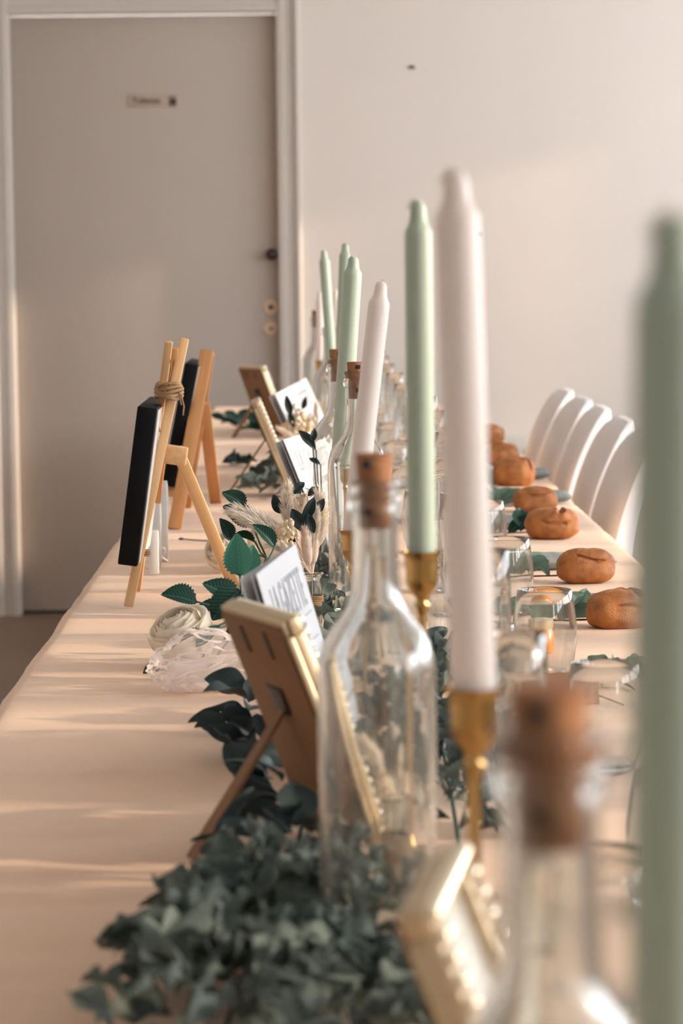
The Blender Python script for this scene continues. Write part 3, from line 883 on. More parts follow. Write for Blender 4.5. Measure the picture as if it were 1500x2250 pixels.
# ------------------------------------------------------------------ leaves
def leaf_mesh(name, serr=0, fold=.25, curl=.15, belly=.42, tip=1.0, wav=0.0, seed=0):
    """unit leaf: length 1 along +y, width 1, normal +z"""
    rnd = random.Random(seed)
    nl, nw = 16, 6
    if serr: nl = serr * 2
    v, f, uv = [], [], []
    for j in range(nl + 1):
        t = j / nl
        w = (math.sin(math.pi * min(1, t ** (math.log(.5) / math.log(belly)))) ** .75) * .5 if 0 < t < 1 else 0.0
        w = max(w, .012)
        if serr and 0 < j < nl: w *= (1.09 if j % 2 == 0 else .93)
        for i in range(nw + 1):
            u = i / nw * 2 - 1
            x = u * w
            y = t - (.03 * abs(u) if serr and j % 2 == 0 else 0)
            z = fold * abs(u) * w - curl * (t - .4) ** 2 + wav * math.sin(t * 9 + u * 2 + seed) * abs(u)
            v.append((x, y, z)); uv.append((.5 + x * .98, t))
    for j in range(nl):
        for i in range(nw):
            a = j * (nw + 1) + i
            f.append((a, a + 1, a + nw + 2, a + nw + 1))
    return mk(name, v, f, True, uv)
def leaf_at(parent, me, m, base, tipp, width, normal, name='leaf'):
    y = tipp - base; ln = y.length; y.normalize()
    z = (normal - y * normal.dot(y))
    if z.length < 1e-4: z = Vector((0, 0, 1)).cross(y)
    z.normalize(); x = y.cross(z)
    return part(name, me, m, parent, frame_m(base, x, y, z) @ S(width, ln, ln))
ROSEL = [leaf_mesh('rose_leaf', 12, .35, .25, .42, seed=k) for k in range(3)]
ROSEL_L = [leaf_mesh('lit_leaf', 12, .3, .12, .40, seed=k + 5) for k in range(2)]
EUC = [leaf_mesh('dusty_leaf', 0, .7, .5, .5, wav=.16, seed=k) for k in range(4)]
DRK = [leaf_mesh('dark_leaf', 0, .25, .3, .5, wav=.03, seed=k) for k in range(3)]
SAG = [leaf_mesh('sage_leaf', 0, .3, .25, .5, wav=.05, seed=k) for k in range(3)]
tocam = Vector((0, -1, .35))

# roses
def petal_mesh(seed, open_, top):
    """cupped petal: base at the origin, wraps the +z axis at radius 1"""
    v, f = [], []
    n = 10
    for j in range(n + 1):
        t = j / n
        th = R(-62) + R(62 + top) * t           # latitude on a globe
        for i in range(n + 1):
            u = i / n * 2 - 1
            wid = 1.30 * math.sin(math.pi * (.14 + .58 * t)) ** .5
            ang = u * wid * (1 - .25 * max(0, t - .7))
            lat = th - .07 * abs(u) ** 3 * t + .035 * math.sin(u * 3 + seed) * t
            rr = 1 + open_ * .55 * max(0, t - .62) ** 1.6 + .03 * math.sin(u * 5 + seed + t * 3)
            v.append((rr * math.cos(lat) * math.sin(ang), -rr * math.cos(lat) * math.cos(ang), rr * math.sin(lat)))
    for j in range(n):
        for i in range(n):
            a = j * (n + 1) + i
            f.append((a, a + 1, a + n + 2, a + n + 1))
    return mk('petal', v, f)
PET = [petal_mesh(k, (.05, .12, .25, .4, .6)[k], (60, 54, 46, 36, 24)[k]) for k in range(5)]
def rose(centre, r, lab, face=Vector((-.35, -.35, .9)), seed=0):
    rnd = random.Random(seed)
    t = thing('cream_rose', lab, 'flower', Vector((centre.x, centre.y, G)), 0, 'cream fabric roses beside the easel')
    z = face.normalized()
    A = align_z(centre, centre + z)
    n = 24
    for q in range(n):
        t_ = q / (n - 1)
        k = min(4, int(t_ * 5))
        sc_ = r * (.17 + .83 * t_)
        dz = r * (.56 * (1 - t_) ** 1.1 - .02)
        part('petal', PET[k], M['rose'], t, A @ T((0, 0, dz)) @ RZ(R(137.5) * q) @ RX(R(rnd.uniform(-2, 2))) @ S(sc_, sc_, sc_))
    part('calyx', MB().add(*lathe([(r * .1, -r * 1.02), (r * .3, -r * .96), (r * .42, -r * .86)], 12)).mesh('calyx'), M['stem'], t, A)
    return t
rc = onZ(396, 1475, G); rose(Vector((rc.x, rc.y + .035, G + .036)), .037, 'large cream rose lying beside the tulle bag under dark leaves', seed=1)
rc = onZ(492, 1262, G); rose(Vector((rc.x, rc.y + .03, G + .029)), .030, 'cream rose behind the rear leg of the pine easel', Vector((-.3, -.7, .6)), 2)
rc = onZ(592, 1262, G); rose(Vector((rc.x, rc.y + .07, G + .040)), .034, 'cream rose under the dried plumes, behind the leaf coloured as if lit through', Vector((.1, -.6, .8)), 3)

rs = thing('rose_leaf_spray', 'spray of dark serrated rose leaves with one upright leaf coloured as if lit through', 'foliage', Vector((onZ(520, 1440, G).x, 3.1, G)))
rnd = random.Random(4)
RL = [((432, 1322), (354, 1302), 62, 3.00, 'd', (.2, -.6, .8)), ((522, 1322), (446, 1278), 60, 3.06, 'd', (-.1, -.7, .7)),
      ((526, 1296), (462, 1362), 66, 3.02, 'd', (.1, -.8, .6)), ((500, 1345), (432, 1330), 48, 3.03, 'd', (.2, -.6, .8)),
      ((527, 1264), (520, 1170), 64, 3.08, 'l', (-.1, -1, .15)), ((538, 1266), (556, 1196), 52, 3.12, 'l', (.5, -.9, .2)),
      ((482, 1374), (428, 1420), 30, 2.96, 'p', (.4, -.6, .7)), ((447, 1386), (374, 1420), 24, 2.925, 'd', (.2, -.2, .9)),
      ((350, 1468), (313, 1478), 36, 2.915, 'd', (-.2, -.6, .8)), ((548, 1330), (610, 1300), 52, 3.05, 'd', (.1, -.6, .8)),
      ((540, 1300), (590, 1345), 46, 3.04, 'd', (.1, -.8, .6)), ((520, 1350), (492, 1408), 24, 2.98, 'd', (.6, -.8, .3)),
      ((540, 1112), (488, 1080), 40, 3.31, 'd', (.1, -.8, .5)), ((556, 1152), (490, 1110), 52, 3.31, 'd', (.0, -.9, .5)),
      ((508, 1186), (484, 1138), 34, 3.25, 'd', (.5, -.9, .2)), ((604, 1200), (556, 1150), 36, 3.165, 'd', (.0, -.7, .7)),
      ((560, 1190), (512, 1172), 34, 3.24, 'd', (0, -.5, .9)), ((640, 1350), (598, 1322), 44, 3.08, 'd', (0, -.7, .7))]
hub = atY(530, 1335, 3.06)
for i, (b, tp, wpx, Y, k, n) in enumerate(RL):
    B_, T_ = atY(b[0], b[1], Y), atY(tp[0], tp[1], Y - .006)
    wd = wpx * Y / F_PX
    me = ROSEL[i % 3] if k == 'd' else (ROSEL_L[i % 2] if k == 'l' else DRK[0])
    m = M['rose_leaf'] if k == 'd' else M['rose_leaf_lit_pale']
    leaf_at(rs, me, m, B_, T_, wd, Vector(n))
    h2 = hub if Y < 3.2 else atY(585, 1225, 3.24)
    via = [B_.lerp(h2, .5) + Vector((0, .003, -.004))]
    if i == 7: via = [atY(470, 1384, 2.925), atY(505, 1372, 2.97)]
    if i == 8: via = [atY(400, 1480, 2.912), atY(455, 1470, 2.915), atY(500, 1410, 2.96)]      # passes in front of the rose
    part('stem', MB().add(*tube([B_] + via + [h2], .0011, 6)).mesh('stem'), M['stem'], rs, Matrix())
part('stem', MB().add(*tube([hub, atY(500, 1360, 2.99), atY(505, 1400, 2.97)], .0015, 6)).mesh('stem'), M['stem'], rs, Matrix())
part('stem', MB().add(*tube([atY(527, 1262, 3.08), atY(530, 1300, 3.07), hub, Vector((hub.x + .01, hub.y + .01, G + .002))], .0014, 6)).mesh('stem'), M['stem'], rs, Matrix())
part('stem', MB().add(*tube([hub, atY(565, 1280, 3.15), atY(585, 1225, 3.24), Vector((atY(600, 1230, 3.28).x, 3.28, G + .003))], .0014, 6)).mesh('stem'), M['stem'], rs, Matrix())

# tulle bag
tc0 = onZ(455, 1528, G)
tl = thing('tulle_bag', 'crumpled translucent white tulle bag lying beside the large rose', 'bag', Vector((tc0.x, tc0.y + .05, G)))
v, f = [], []
nu, nv = 96, 44
for j in range(nv + 1):
    th = math.pi * j / nv
    for i in range(nu):
        ph = 2 * math.pi * i / nu
        d = Vector((math.sin(th) * math.cos(ph), math.sin(th) * math.sin(ph), math.cos(th)))
        rr = 1 + .26 * noise.noise(d * 1.7 + Vector((3, 1, 7))) - .30 * abs(noise.noise(Vector((d.x * 1.1 + 1, d.y * 3.4 + 4, d.z * 3.4 + 2)))) + .09 * noise.noise(Vector((d.x * 2, d.y * 6, d.z * 6)))
        p = Vector((d.x * .060, d.y * .052, max(d.z, -.62) * .042)) * rr
        v.append((p.x, p.y, max(p.z + .0215, .0012)))
for j in range(nv):
    for i in range(nu):
        i2 = (i + 1) % nu
        f.append((j * nu + i, (j + 1) * nu + i, (j + 1) * nu + i2, j * nu + i2))
part('pouch', mk('pouch', v, f), M['tulle'], tl)
def ruffle(org, direction, ln, wd, amp, seed, nfold=7):
    v, f = [], []
    d = direction.normalized(); s = d.cross(Vector((0, 0, 1))).normalized()
    u_ = s.cross(d)
    n1, n2 = 8, 40
    for j in range(n1 + 1):
        t = j / n1
        for i in range(n2 + 1):
            u = i / n2 * 2 - 1
            w = .12 + .88 * t ** .8
            z = amp * t * math.sin(u * nfold * math.pi + seed) + .006 * noise.noise(Vector((u * 3, t * 3, seed))) - .5 * amp * t
            p = org + d * (ln * t * (1 - .12 * abs(u))) + s * (wd * u * w) + u_ * z
            v.append((p.x, p.y, max(p.z, .0018)))
    for j in range(n1):
        for i in range(n2):
            a = j * (n2 + 1) + i
            f.append((a, a + 1, a + n2 + 2, a + n2 + 1))
    return mk('gathered_neck', v, f)
part('gathered_neck', ruffle(Vector((.042, .0, .033)), Vector((.8, -.25, .1)), .050, .040, .012, 1.3), M['tulle2'], tl)
part('gathered_edge', ruffle(Vector((-.020, -.028, .016)), Vector((-.55, -.55, -.15)), .030, .034, .003, 4.0, 2), M['tulle2'], tl)
part('gathered_edge', ruffle(Vector((.012, -.030, .014)), Vector((.5, -.85, -.12)), .024, .044, .003, 2.2, 2), M['tulle2'], tl)
part('inner_fold', ruffle(Vector((.030, .004, .030)), Vector((-1, .05, -.12)), .075, .042, .007, .6, 3), M['tulle2'], tl)
part('inner_fold', ruffle(Vector((.030, -.004, .026)), Vector((-.8, -.5, -.22)), .062, .030, .006, 2.6, 2), M['tulle2'], tl)
part('tie_ribbon', MB().add(*tube([(.042 + .006 * math.cos(a), .012 * math.sin(a), .033 + .009 * math.cos(a)) for a in [2 * math.pi * i / 14 for i in range(15)]], .0012, 6)).mesh('tie_ribbon'), M['bract'], tl)

# ------------------------------------------------------------------ dried bouquets
def plume_mesh(seed, n=900, ln=1.0, wid=.16, droop=.25, hair=.20, fat=.006):
    rnd = random.Random(seed)
    v, f = [], []
    def spine(t): return Vector((droop * t * t, 0, ln * t))
    pts = [spine(i / 8) for i in range(9)]
    tv, tf = tube(pts, [.012 - .008 * i / 8 for i in range(9)], 5)
    v += tv; f += tf
    for k in range(n):
        t = rnd.uniform(.22, 1.0)
        p = spine(t)
        a = rnd.uniform(0, 2 * math.pi)
        out = Vector((math.cos(a), math.sin(a), 0))
        env = wid * (math.sin(math.pi * min(1, (t - .15) / .95)) ** .6)
        d = (out * rnd.uniform(.5, 1.0) * env + Vector((droop * .6 * t, 0, hair * rnd.uniform(.6, 1.2))))
        side = Vector((-out.y, out.x, 0)) * fat
        if k % 2: side = out.cross(Vector((0, 0, 1))).cross(d).normalized() * fat
        q = p + d * .6 + out * env * .25
        e = p + d + out * env * .30
        o = len(v)
        v += [p - side, p + side, q + side * .8, q - side * .8, e]
        f += [(o, o + 1, o + 2, o + 3), (o + 3, o + 2, o + 4)]
    return mk('plume', v, f, True)
PLUME = [plume_mesh(1, 1100, 1, .17, .25, .22), plume_mesh(2, 800, 1, .10, .10, .20), plume_mesh(3, 900, 1, .13, -.2, .25)]
def tail_mesh(seed):
    rnd = random.Random(seed)
    v, f = lathe([(.02, 0), (.09, .12), (.125, .35), (.12, .62), (.07, .88), (.01, 1.0)], 14)
    v = [Vector(a) for a in v]
    for k in range(700):
        t = rnd.uniform(.03, 1.0); a = rnd.uniform(0, 6.283)
        r_ = .12 * math.sin(math.pi * min(1, t * .9 + .06)) ** .6
        out = Vector((math.cos(a), math.sin(a), 0))
        p = out * r_ * .9 + Vector((0, 0, t)); e = p + out * rnd.uniform(.03, .08) + Vector((0, 0, rnd.uniform(.05, .16)))
        s = Vector((-out.y, out.x, 0)) * .006
        o = len(v); v += [p - s, p + s, e]; f.append((o, o + 1, o + 2))
    return mk('bunny_tail', v, f)
TAIL = tail_mesh(2)
def floret_cluster(seed, n=46):
    rnd = random.Random(seed)
    mb = MB()
    for k in range(n):
        d = Vector((rnd.gauss(0, 1), rnd.gauss(0, 1), rnd.gauss(.2, 1))).normalized() * rnd.uniform(.5, 1) ** .5
        c = Vector((d.x * .5, d.y * .5, .5 + d.z * .5))
        r_ = rnd.uniform(.07, .12)
        mb.add(*lathe([(.01, -r_), (r_ * .8, -r_ * .5), (r_, .1 * r_), (r_ * .6, r_ * .8), (.01, r_ * .55)], 7), M=T(c) @ Matrix.Rotation(rnd.uniform(0, 3), 4, d))
    return mb.mesh('florets')
FLOR = floret_cluster(1)
def bract_cluster(seed, n=26):
    rnd = random.Random(seed)
    v, f = [], []
    for k in range(n):
        d = Vector((rnd.gauss(0, 1), rnd.gauss(0, 1), rnd.gauss(.5, .8))).normalized()
        c = Vector((d.x * .28, d.y * .28, .35 + d.z * .35)) * rnd.uniform(.5, 1)
        s = d.orthogonal().normalized(); s = Matrix.Rotation(rnd.uniform(0, 6.28), 3, d) @ s
        w = s.cross(d)
        o = len(v)
        ln, wd = rnd.uniform(.25, .4), rnd.uniform(.09, .14)
        v += [c, c + s * ln * .5 + w * wd + d * .05, c + s * ln + d * rnd.uniform(.05, .2), c + s * ln * .5 - w * wd + d * .05]
        f += [(o, o + 1, o + 2, o + 3)]
    return mk('bracts', v, f, False)
BRACT = bract_cluster(4)
VIAL_G = MB().add(*lathe([(.008, 0), (.0112, .001), (.0115, .004), (.0115, .055), (.0095, .062), (.0095, .066), (.0125, .070), (.0125, .0725), (.0112, .0735), (.0105, .072), (.0082, .066), (.0084, .061), (.0104, .054), (.0104, .005), (.003, .003)], 28)).mesh('vial_glass', True, 60)
def bouquet(base, items, lab, vlab_twine=True):
    """items: (kind, mesh idx, base px, tip px, Y, width factor)"""
    t = thing('dried_bouquet', lab, 'dried flowers', Vector((base.x, base.y, G)), 0, 'dried bouquets in glass vials')
    vl = part('vial', VIAL_G, M['glass'], t)
    tw_ = MB()
    for k in range(9):
        tw_.add(*tube([(.0126 * math.cos(a), .0126 * math.sin(a), .028 + k * .0022 + .0004 * math.sin(a * 2)) for a in [2 * math.pi * i / 20 for i in range(21)]], .0012, 6))
    part('twine_wrap', tw_.mesh('twine_wrap'), M['twine'], vl, W[vl.name])
    mouth = Vector((base.x, base.y, G + .068))
    for i, (k, idx, bp, tp, Y, wf) in enumerate(items):
        B_, T_ = atY(bp[0], bp[1], Y), atY(tp[0], tp[1], Y + random.uniform(-.008, .008))
        ln = (T_ - B_).length
        if k == 'plume':
            o = part('plume', PLUME[idx], M['plume'], t, align_z(B_, T_) @ S(ln * wf, ln * wf, ln * .85))
        elif k == 'tail':
            o = part('bunny_tail', TAIL, M['plume_pink'], t, align_z(B_, T_) @ S(ln * wf, ln * wf, ln * .9))
        elif k == 'flor':
            o = part('floret_head', FLOR, M['floret'], t, align_z(B_, T_) @ S(ln * wf, ln * wf, ln))
        elif k == 'bract':
            o = part('bract_head', BRACT, M['bract'], t, align_z(B_, T_) @ S(ln * wf, ln * wf, ln))
        elif k == 'leaf':
            leaf_at(t, DRK[idx % 3], M['dark_leaf'], B_, T_, ln * wf, Vector((random.uniform(-.4, .4), -1, .3)))
        if Y < 90:
            part('stalk', MB().add(*tube([Vector((base.x, base.y, G + .006)), mouth, B_.lerp(mouth, .4) + Vector((0, 0, .004)), B_], .0007, 5)).mesh('stalk'), M['plume_pink'], t, Matrix())
bb = onZ(687, 1392, G)
bouquet(bb, [
    ('plume', 0, (650, 1215), (548, 1078), 3.24, .95), ('plume', 1, (640, 1205), (520, 1108), 3.22, .9), ('plume', 2, (648, 1195), (598, 1072), 3.27, .95),
    ('plume', 1, (645, 1225), (585, 1182), 3.20, 1.0), ('plume', 2, (655, 1230), (608, 1205), 3.19, 1.2),
    ('plume', 0, (688, 1235), (742, 1088), 3.26, .75), ('plume', 1, (684, 1225), (712, 1110), 3.24, .85), ('plume', 2, (660, 1160), (650, 1085), 3.28, 1.0),
    ('tail', 0, (678, 1242), (668, 1150), 3.22, 1.0), ('tail', 0, (688, 1240), (694, 1165), 3.24, 1.0),
    ('flor', 0, (640, 1200), (632, 1142), 3.21, .75), ('flor', 0, (708, 1150), (712, 1105), 3.29, .6), ('flor', 0, (618, 1190), (612, 1158), 3.22, .8),
    ('bract', 0, (650, 1130), (632, 1040), 3.30, .75), ('bract', 0, (672, 1120), (668, 1068), 3.29, .9), ('bract', 0, (690, 1110), (700, 1052), 3.30, .9),
    ('leaf', 0, (662, 1150), (692, 1092), 3.23, .38), ('leaf', 1, (670, 1170), (640, 1118), 3.22, .5), ('leaf', 2, (645, 1085), (668, 1058), 3.27, .55),
    ('leaf', 0, (676, 1090), (700, 1068), 3.26, .5), ('leaf', 1, (618, 1130), (600, 1088), 3.28, .5), ('leaf', 2, (690, 1130), (712, 1096), 3.25, .5), ('leaf', 1, (650, 1190), (620, 1175), 3.22, .5), ('leaf', 0, (690, 1172), (676, 1128), 3.22, .45),
], 'dried bouquet of pampas and bunny tails in a twine-wrapped vial beside the leaf coloured as if lit through')
bb = onZ(660, 1075, G)
bouquet(bb, [
    ('flor', 0, (662, 970), (655, 905), 5.05, .9), ('flor', 0, (680, 960), (684, 915), 5.08, .9), ('flor', 0, (640, 965), (632, 925), 5.06, .9), ('tail', 0, (650, 965), (602, 936), 5.02, 1.1),
    ('bract', 0, (650, 915), (645, 878), 5.1, .9), ('leaf', 0, (640, 915), (628, 868), 5.04, .35), ('leaf', 1, (646, 940), (634, 905), 5.03, .4), ('leaf', 2, (664, 900), (672, 872), 5.06, .4),
    ('plume', 1, (690, 975), (702, 880), 5.1, .6),
], 'dried bouquet with yellowish florets behind the second gazette')
bb = onZ(882, 1990, G)
bouquet(bb, [
    ('plume', 0, (880, 1800), (835, 1600), 1.92, .8), ('plume', 1, (890, 1790), (905, 1590), 1.95, .8), ('plume', 2, (870, 1810), (800, 1690), 1.90, .8), ('tail', 0, (895, 1820), (920, 1700), 1.92, 1.0),
    ('leaf', 0, (868, 1720), (862, 1615), 1.88, .38), ('leaf', 1, (866, 1700), (892, 1610), 1.88, .28), ('flor', 0, (850, 1780), (845, 1700), 1.9, .7),
], 'dried bouquet seen through the large clear bottle')

# single long stalked leaf left of the frame strut
sx = thing('dark_leaf_stalk', 'single dark leaf on an arched stalk left of the frame strut', 'foliage', Vector((onZ(500, 1930, G).x, 1.92, G)))
b0 = Vector((onZ(470, 1960, G).x, 1.90, G + .002))
b1 = atY(470, 1846, 1.90)
part('stem', MB().add(*tube([b0, b0.lerp(b1, .6) + Vector((-.003, 0, .003)), b1], .0014, 6)).mesh('stem'), M['dark_leaf'], sx, Matrix())
leaf_at(sx, DRK[0], M['dark_leaf'], b1, atY(552, 1790, 1.92), .017, Vector((-.3, -.5, .8)))
leaf_at(sx, DRK[1], M['dark_leaf'], b1 + Vector((.004, .01, -.02)), atY(548, 1720, 1.95), .018, Vector((-.6, -.7, .3)))

sx = thing('dark_leaf_stalk', 'slender dark leaves standing in front of the second gazette', 'foliage', Vector((atY(700, 1060, 3.88).x, 3.88, G)))
b0 = Vector((atY(700, 1060, 3.88).x, 3.88, G + .002))
for (b, tp, wd) in (((694, 988), (656, 944), .014), ((686, 972), (691, 940), .010), ((704, 1020), (678, 1006), .008)):
    B_ = atY(*b, 3.88)
    leaf_at(sx, DRK[1], M['dark_leaf'], B_, atY(*tp, 3.88), wd, Vector((.2, -1, .3)))
    part('stem', MB().add(*tube([b0, b0.lerp(B_, .5) + Vector((.003, 0, 0)), B_], .0009, 6)).mesh('stem'), M['dark_leaf'], sx, Matrix())

# ------------------------------------------------------------------ glasses
ROW_R = [((atY(1196, 1400, 2.88).x if i == 2 else (atY(1112, 1250, 3.43).x if i == 3 else .243 + .006 * math.sin(i * 2.3))), Y) for i, Y in enumerate((1.84, 2.34, 2.88, 3.43, 3.98, 4.52, 5.06, 5.6, 6.15, 6.7, 7.2))]
ROW_L = [(.163 + .005 * math.sin(i * 1.7 + .5), Y) for i, Y in enumerate((1.58, 2.09, 2.61, 3.13, 3.66, 4.18, 4.66, 5.36, 6.0, 6.6, 7.2))]
ROW_F = [(1.76, .128), (2.28, .141), (2.86, .150), (3.38, .158), (3.92, .190), (4.49, .197), (4.98, .203), (5.55, .180), (6.1, .179), (6.67, .174), (7.25, .176), (7.75, .178)]
TUM_P = [(.022, 0), (.0245, .001), (.0262, .004), (.0318, .020), (.0345, .040), (.0340, .060), (.0312, .080), (.0290, .0935), (.0283, .0940), (.0277, .0933), (.0298, .080), (.0326, .060), (.0331, .040), (.0304, .021), (.0245, .0075), (.003, .0055)]
TUM = MB().add(*lathe(TUM_P, 48)).mesh('tumbler_glass', True, 60)
FLU_P = [(.031, 0), (.031, .0012), (.028, .0022), (.010, .0035), (.0042, .007), (.0035, .014), (.0034, .060), (.0042, .068), (.0085, .076), (.0155, .090), (.0205, .112), (.0222, .140), (.0215, .170), (.0200, .1995), (.0195, .2000), (.0190, .1993), (.0205, .170), (.0212, .140), (.0195, .112), (.0145, .0915), (.0075, .079), (.001, .076)]
FLU = MB().add(*lathe(FLU_P, 40)).mesh('flute_glass', True, 60)
def tumbler(x, y, lab):
    t = part('stemless_glass', TUM, M['tumbler'], None, T((x, y, G)))
    tag(t, lab, 'glass', 'stemless wine glasses along the table')
def flute(x, y, lab):
    t = thing('champagne_flute', lab, 'glass', Vector((x, y, G)), 0, 'champagne flutes along the table')
    part('bowl_and_foot', FLU, M['tumbler'], t)
ROLLS = ['the half hidden roll', 'the smooth golden roll', 'the lumpy split roll', 'the oval slashed roll', 'the pinched roll', 'the flat hidden roll', 'the farthest roll']
rowR = 'stemless wine glass in the row beside the bread rolls'
rowL = 'stemless wine glass in the row beside the candles'
for i, (x, Y) in enumerate(ROW_R):
    lab = 'stemless wine glass set out before the kraft card' if i < 2 else ('stemless wine glass beside ' + ROLLS[i - 3] if 3 <= i < 10 else 'stemless wine glass past the farthest bread roll')
    if i == 2: lab = 'stemless wine glass beside the kraft card, in front of the amber jar'
    tumbler(x, Y, lab)
for i, (x, Y) in enumerate(ROW_L):
    tumbler(x, Y, 'inner stemless glass beside the candles, level with ' + ROLLS[i - 3] if 3 <= i < 10 else 'inner stemless glass beside the candles, ' + ('before the bread rolls' if i < 3 else 'past the bread rolls'))
for i, (Y, x) in enumerate(ROW_F):
    flute(x, Y, 'clear champagne flute level with ' + ROLLS[i - 3] if 3 <= i < 10 else 'clear champagne flute standing ' + ('before the bread rolls' if i < 3 else 'past the bread rolls'))
aj = thing('amber_jar', 'small amber jar behind the stemless glass by the kraft card', 'jar', Vector((atY(1186, 1430, 3.03).x, 3.03, G)))
part('jar_body', MB().add(*lathe([(.015, 0), (.0175, .002), (.0178, .026), (.0150, .031), (.0145, .033)], 28)).mesh('jar_body', True, 50), M['amber'], aj)
part('lid', MB().add(*lathe([(.0158, .0325), (.0160, .034), (.0160, .042), (.0150, .0428)], 28)).mesh('lid', True, 50), M['gold'], aj)

# ------------------------------------------------------------------ bread, napkins, sprigs
def bread_mesh(seed, split, w=1.0):
    rnd = random.Random(seed)
    v, f = [], []
    nu, nv = 80, 48
    off = Vector((seed * 3.1, seed * 1.7, 0))
    for j in range(nv + 1):
        th = math.pi * j / nv
        for i in range(nu):
            ph = 2 * math.pi * i / nu
            e = .86
            sgn = lambda q, p: math.copysign(abs(q) ** p, q)
            d = Vector((sgn(math.sin(th) * math.cos(ph), e), sgn(math.sin(th) * math.sin(ph), e), sgn(math.cos(th), .72)))
            rr = 1 + .06 * noise.noise(d * 1.6 + off) + .02 * noise.noise(d * 4 + off) + .008 * noise.noise(d * 13 + off)
            p = Vector((d.x * .5, d.y * .36, d.z * .30)) * rr
            # slash on top
            if p.z > .05:
                if split == 'long': dist = abs(p.y + .10 + .04 * math.sin(p.x * 7 + seed))
                elif split == 'cross': dist = abs(p.x - .10 - .12 * p.z + .04 * math.sin(p.y * 9))
                else: dist = abs(p.y * .6 + p.x * .5 - .1)
                p.z -= .15 * math.exp(-(dist / (.045 if split == 'cross' else .026)) ** 2) * min(1, p.z * 5) * max(0, min(1, (.36 - abs(p.x if split == 'long' else p.y * 1.3)) * 12))
                p.z += .022 * math.exp(-((dist - .07) / .04) ** 2)
            if p.y < 0 and split != 'diag':          # crack along the front of the crust
                hgt = .17 if split == 'long' else .06
                dist = abs(p.z - hgt - .04 * math.sin(p.x * 8 + seed) - .02 * noise.noise(Vector((p.x * 9, seed, 0))))
                lim = max(0, min(1, (.30 - abs(p.x - .05)) * 10))
                p.y += .07 * math.exp(-(dist / .016) ** 2) * lim
                if p.z > hgt: p.y -= .018 * lim
            p.z = max(p.z, -.245)
            v.append((p.x, p.y, p.z + .245))
    for j in range(nv):
        for i in range(nu):
            i2 = (i + 1) % nu
            f.append((j * nu + i, (j + 1) * nu + i, (j + 1) * nu + i2, j * nu + i2))
    return mk('bread', v, f)
BR = [(1368, 1390, .088, 'cross', 'browned bread roll half hidden behind the green candle', .9, .35), (1290, 1289, .081, 'long', 'smooth golden bread roll with a single top slash beside the teal napkin', .96, .05),
      (1216, 1191, .088, 'cross', 'lumpy bread roll split across its top by a deep cleft', .95, -.1), (1178, 1131, .080, 'long', 'oval bread roll with a dark slash, just past the lumpy roll', .90, .1),
      (1131, 1075, .084, 'diag', 'pinched bread roll with a pointed crest', 1.15, -.2), (1102, 1030, .082, 'long', 'flat bread roll hidden partly behind the pinched roll', 1.0, .1), (1072, 985, .084, 'diag', 'bread roll farthest along the table, seen in part', 1.0, 0.3)]
seats = []
for i, (px, py, w, sp, lab, hz, rz) in enumerate(BR):
    c = onZ(px, py - 6, G)
    o = part('bread_roll', bread_mesh(i + 2, sp), M['crust'], None, T((c.x, c.y + w * .3, G)) @ RZ(rz) @ S(w, w * .95, w * hz * 1.08))
    tag(o, lab, 'bread', 'bread rolls at the place settings')
    seats.append((c.x, c.y + w * .3))
def napkin_mesh(seed):
    v, f = [], []
    nx_, ny_ = 40, 10
    for s in (1, -1):
        for j in range(ny_ + 1):
            for i in range(nx_ + 1):
                u = i / nx_ * 2 - 1; t = j / ny_ * 2 - 1
                ed = (max(0, 1 - abs(u) ** 8) * max(0, 1 - abs(t) ** 3)) ** .5
                z = .011 + (s * .011 * ed) + (.004 * noise.noise(Vector((u * 4 + seed, t * 2, seed))) * ed if s > 0 else 0)
                v.append((u * .085, t * .024 * (1 + .08 * noise.noise(Vector((u * 3, seed, t)))), max(z, 0.0)))
    q = (nx_ + 1) * (ny_ + 1)
    for j in range(ny_):
        for i in range(nx_):
            a = j * (nx_ + 1) + i
            f += [(a, a + 1, a + nx_ + 2, a + nx_ + 1), (q + a, q + a + nx_ + 1, q + a + nx_ + 2, q + a + 1)]
    return mk('napkin', v, f)
NLAB = ['rolled teal linen napkin behind the half hidden bread roll', 'rolled teal linen napkin behind the smooth golden roll', 'rolled teal linen napkin behind the lumpy split roll', 'rolled teal linen napkin behind the oval roll with a dark slash', 'rolled teal linen napkin behind the pinched roll', 'rolled teal linen napkin behind the flat hidden roll', 'rolled teal linen napkin behind the farthest roll']
for i, (x, y) in enumerate(seats):
    o = part('linen_napkin', napkin_mesh(i + 1), M['napkin'], None, T(((.335 if i < 3 else .385) + .012 * math.sin(i * 2.1), y + (.15 if i == 0 else .17), G)) @ RZ(R(4 * math.sin(i * 1.3) + (5 if i == 0 else 0))))
    tag(o, NLAB[i], 'napkin', 'teal napkins at the place settings')
SLAB = ['sage leaf sprig with brown stalk left of the half hidden roll', 'soft sage leaf sprig tucked beside the smooth golden roll', 'dark sage sprig beside the lumpy split roll', 'upright sage leaf sprig beside the oval slashed roll', 'sage sprig beside the pinched roll', 'sage sprig beside the flat hidden roll']
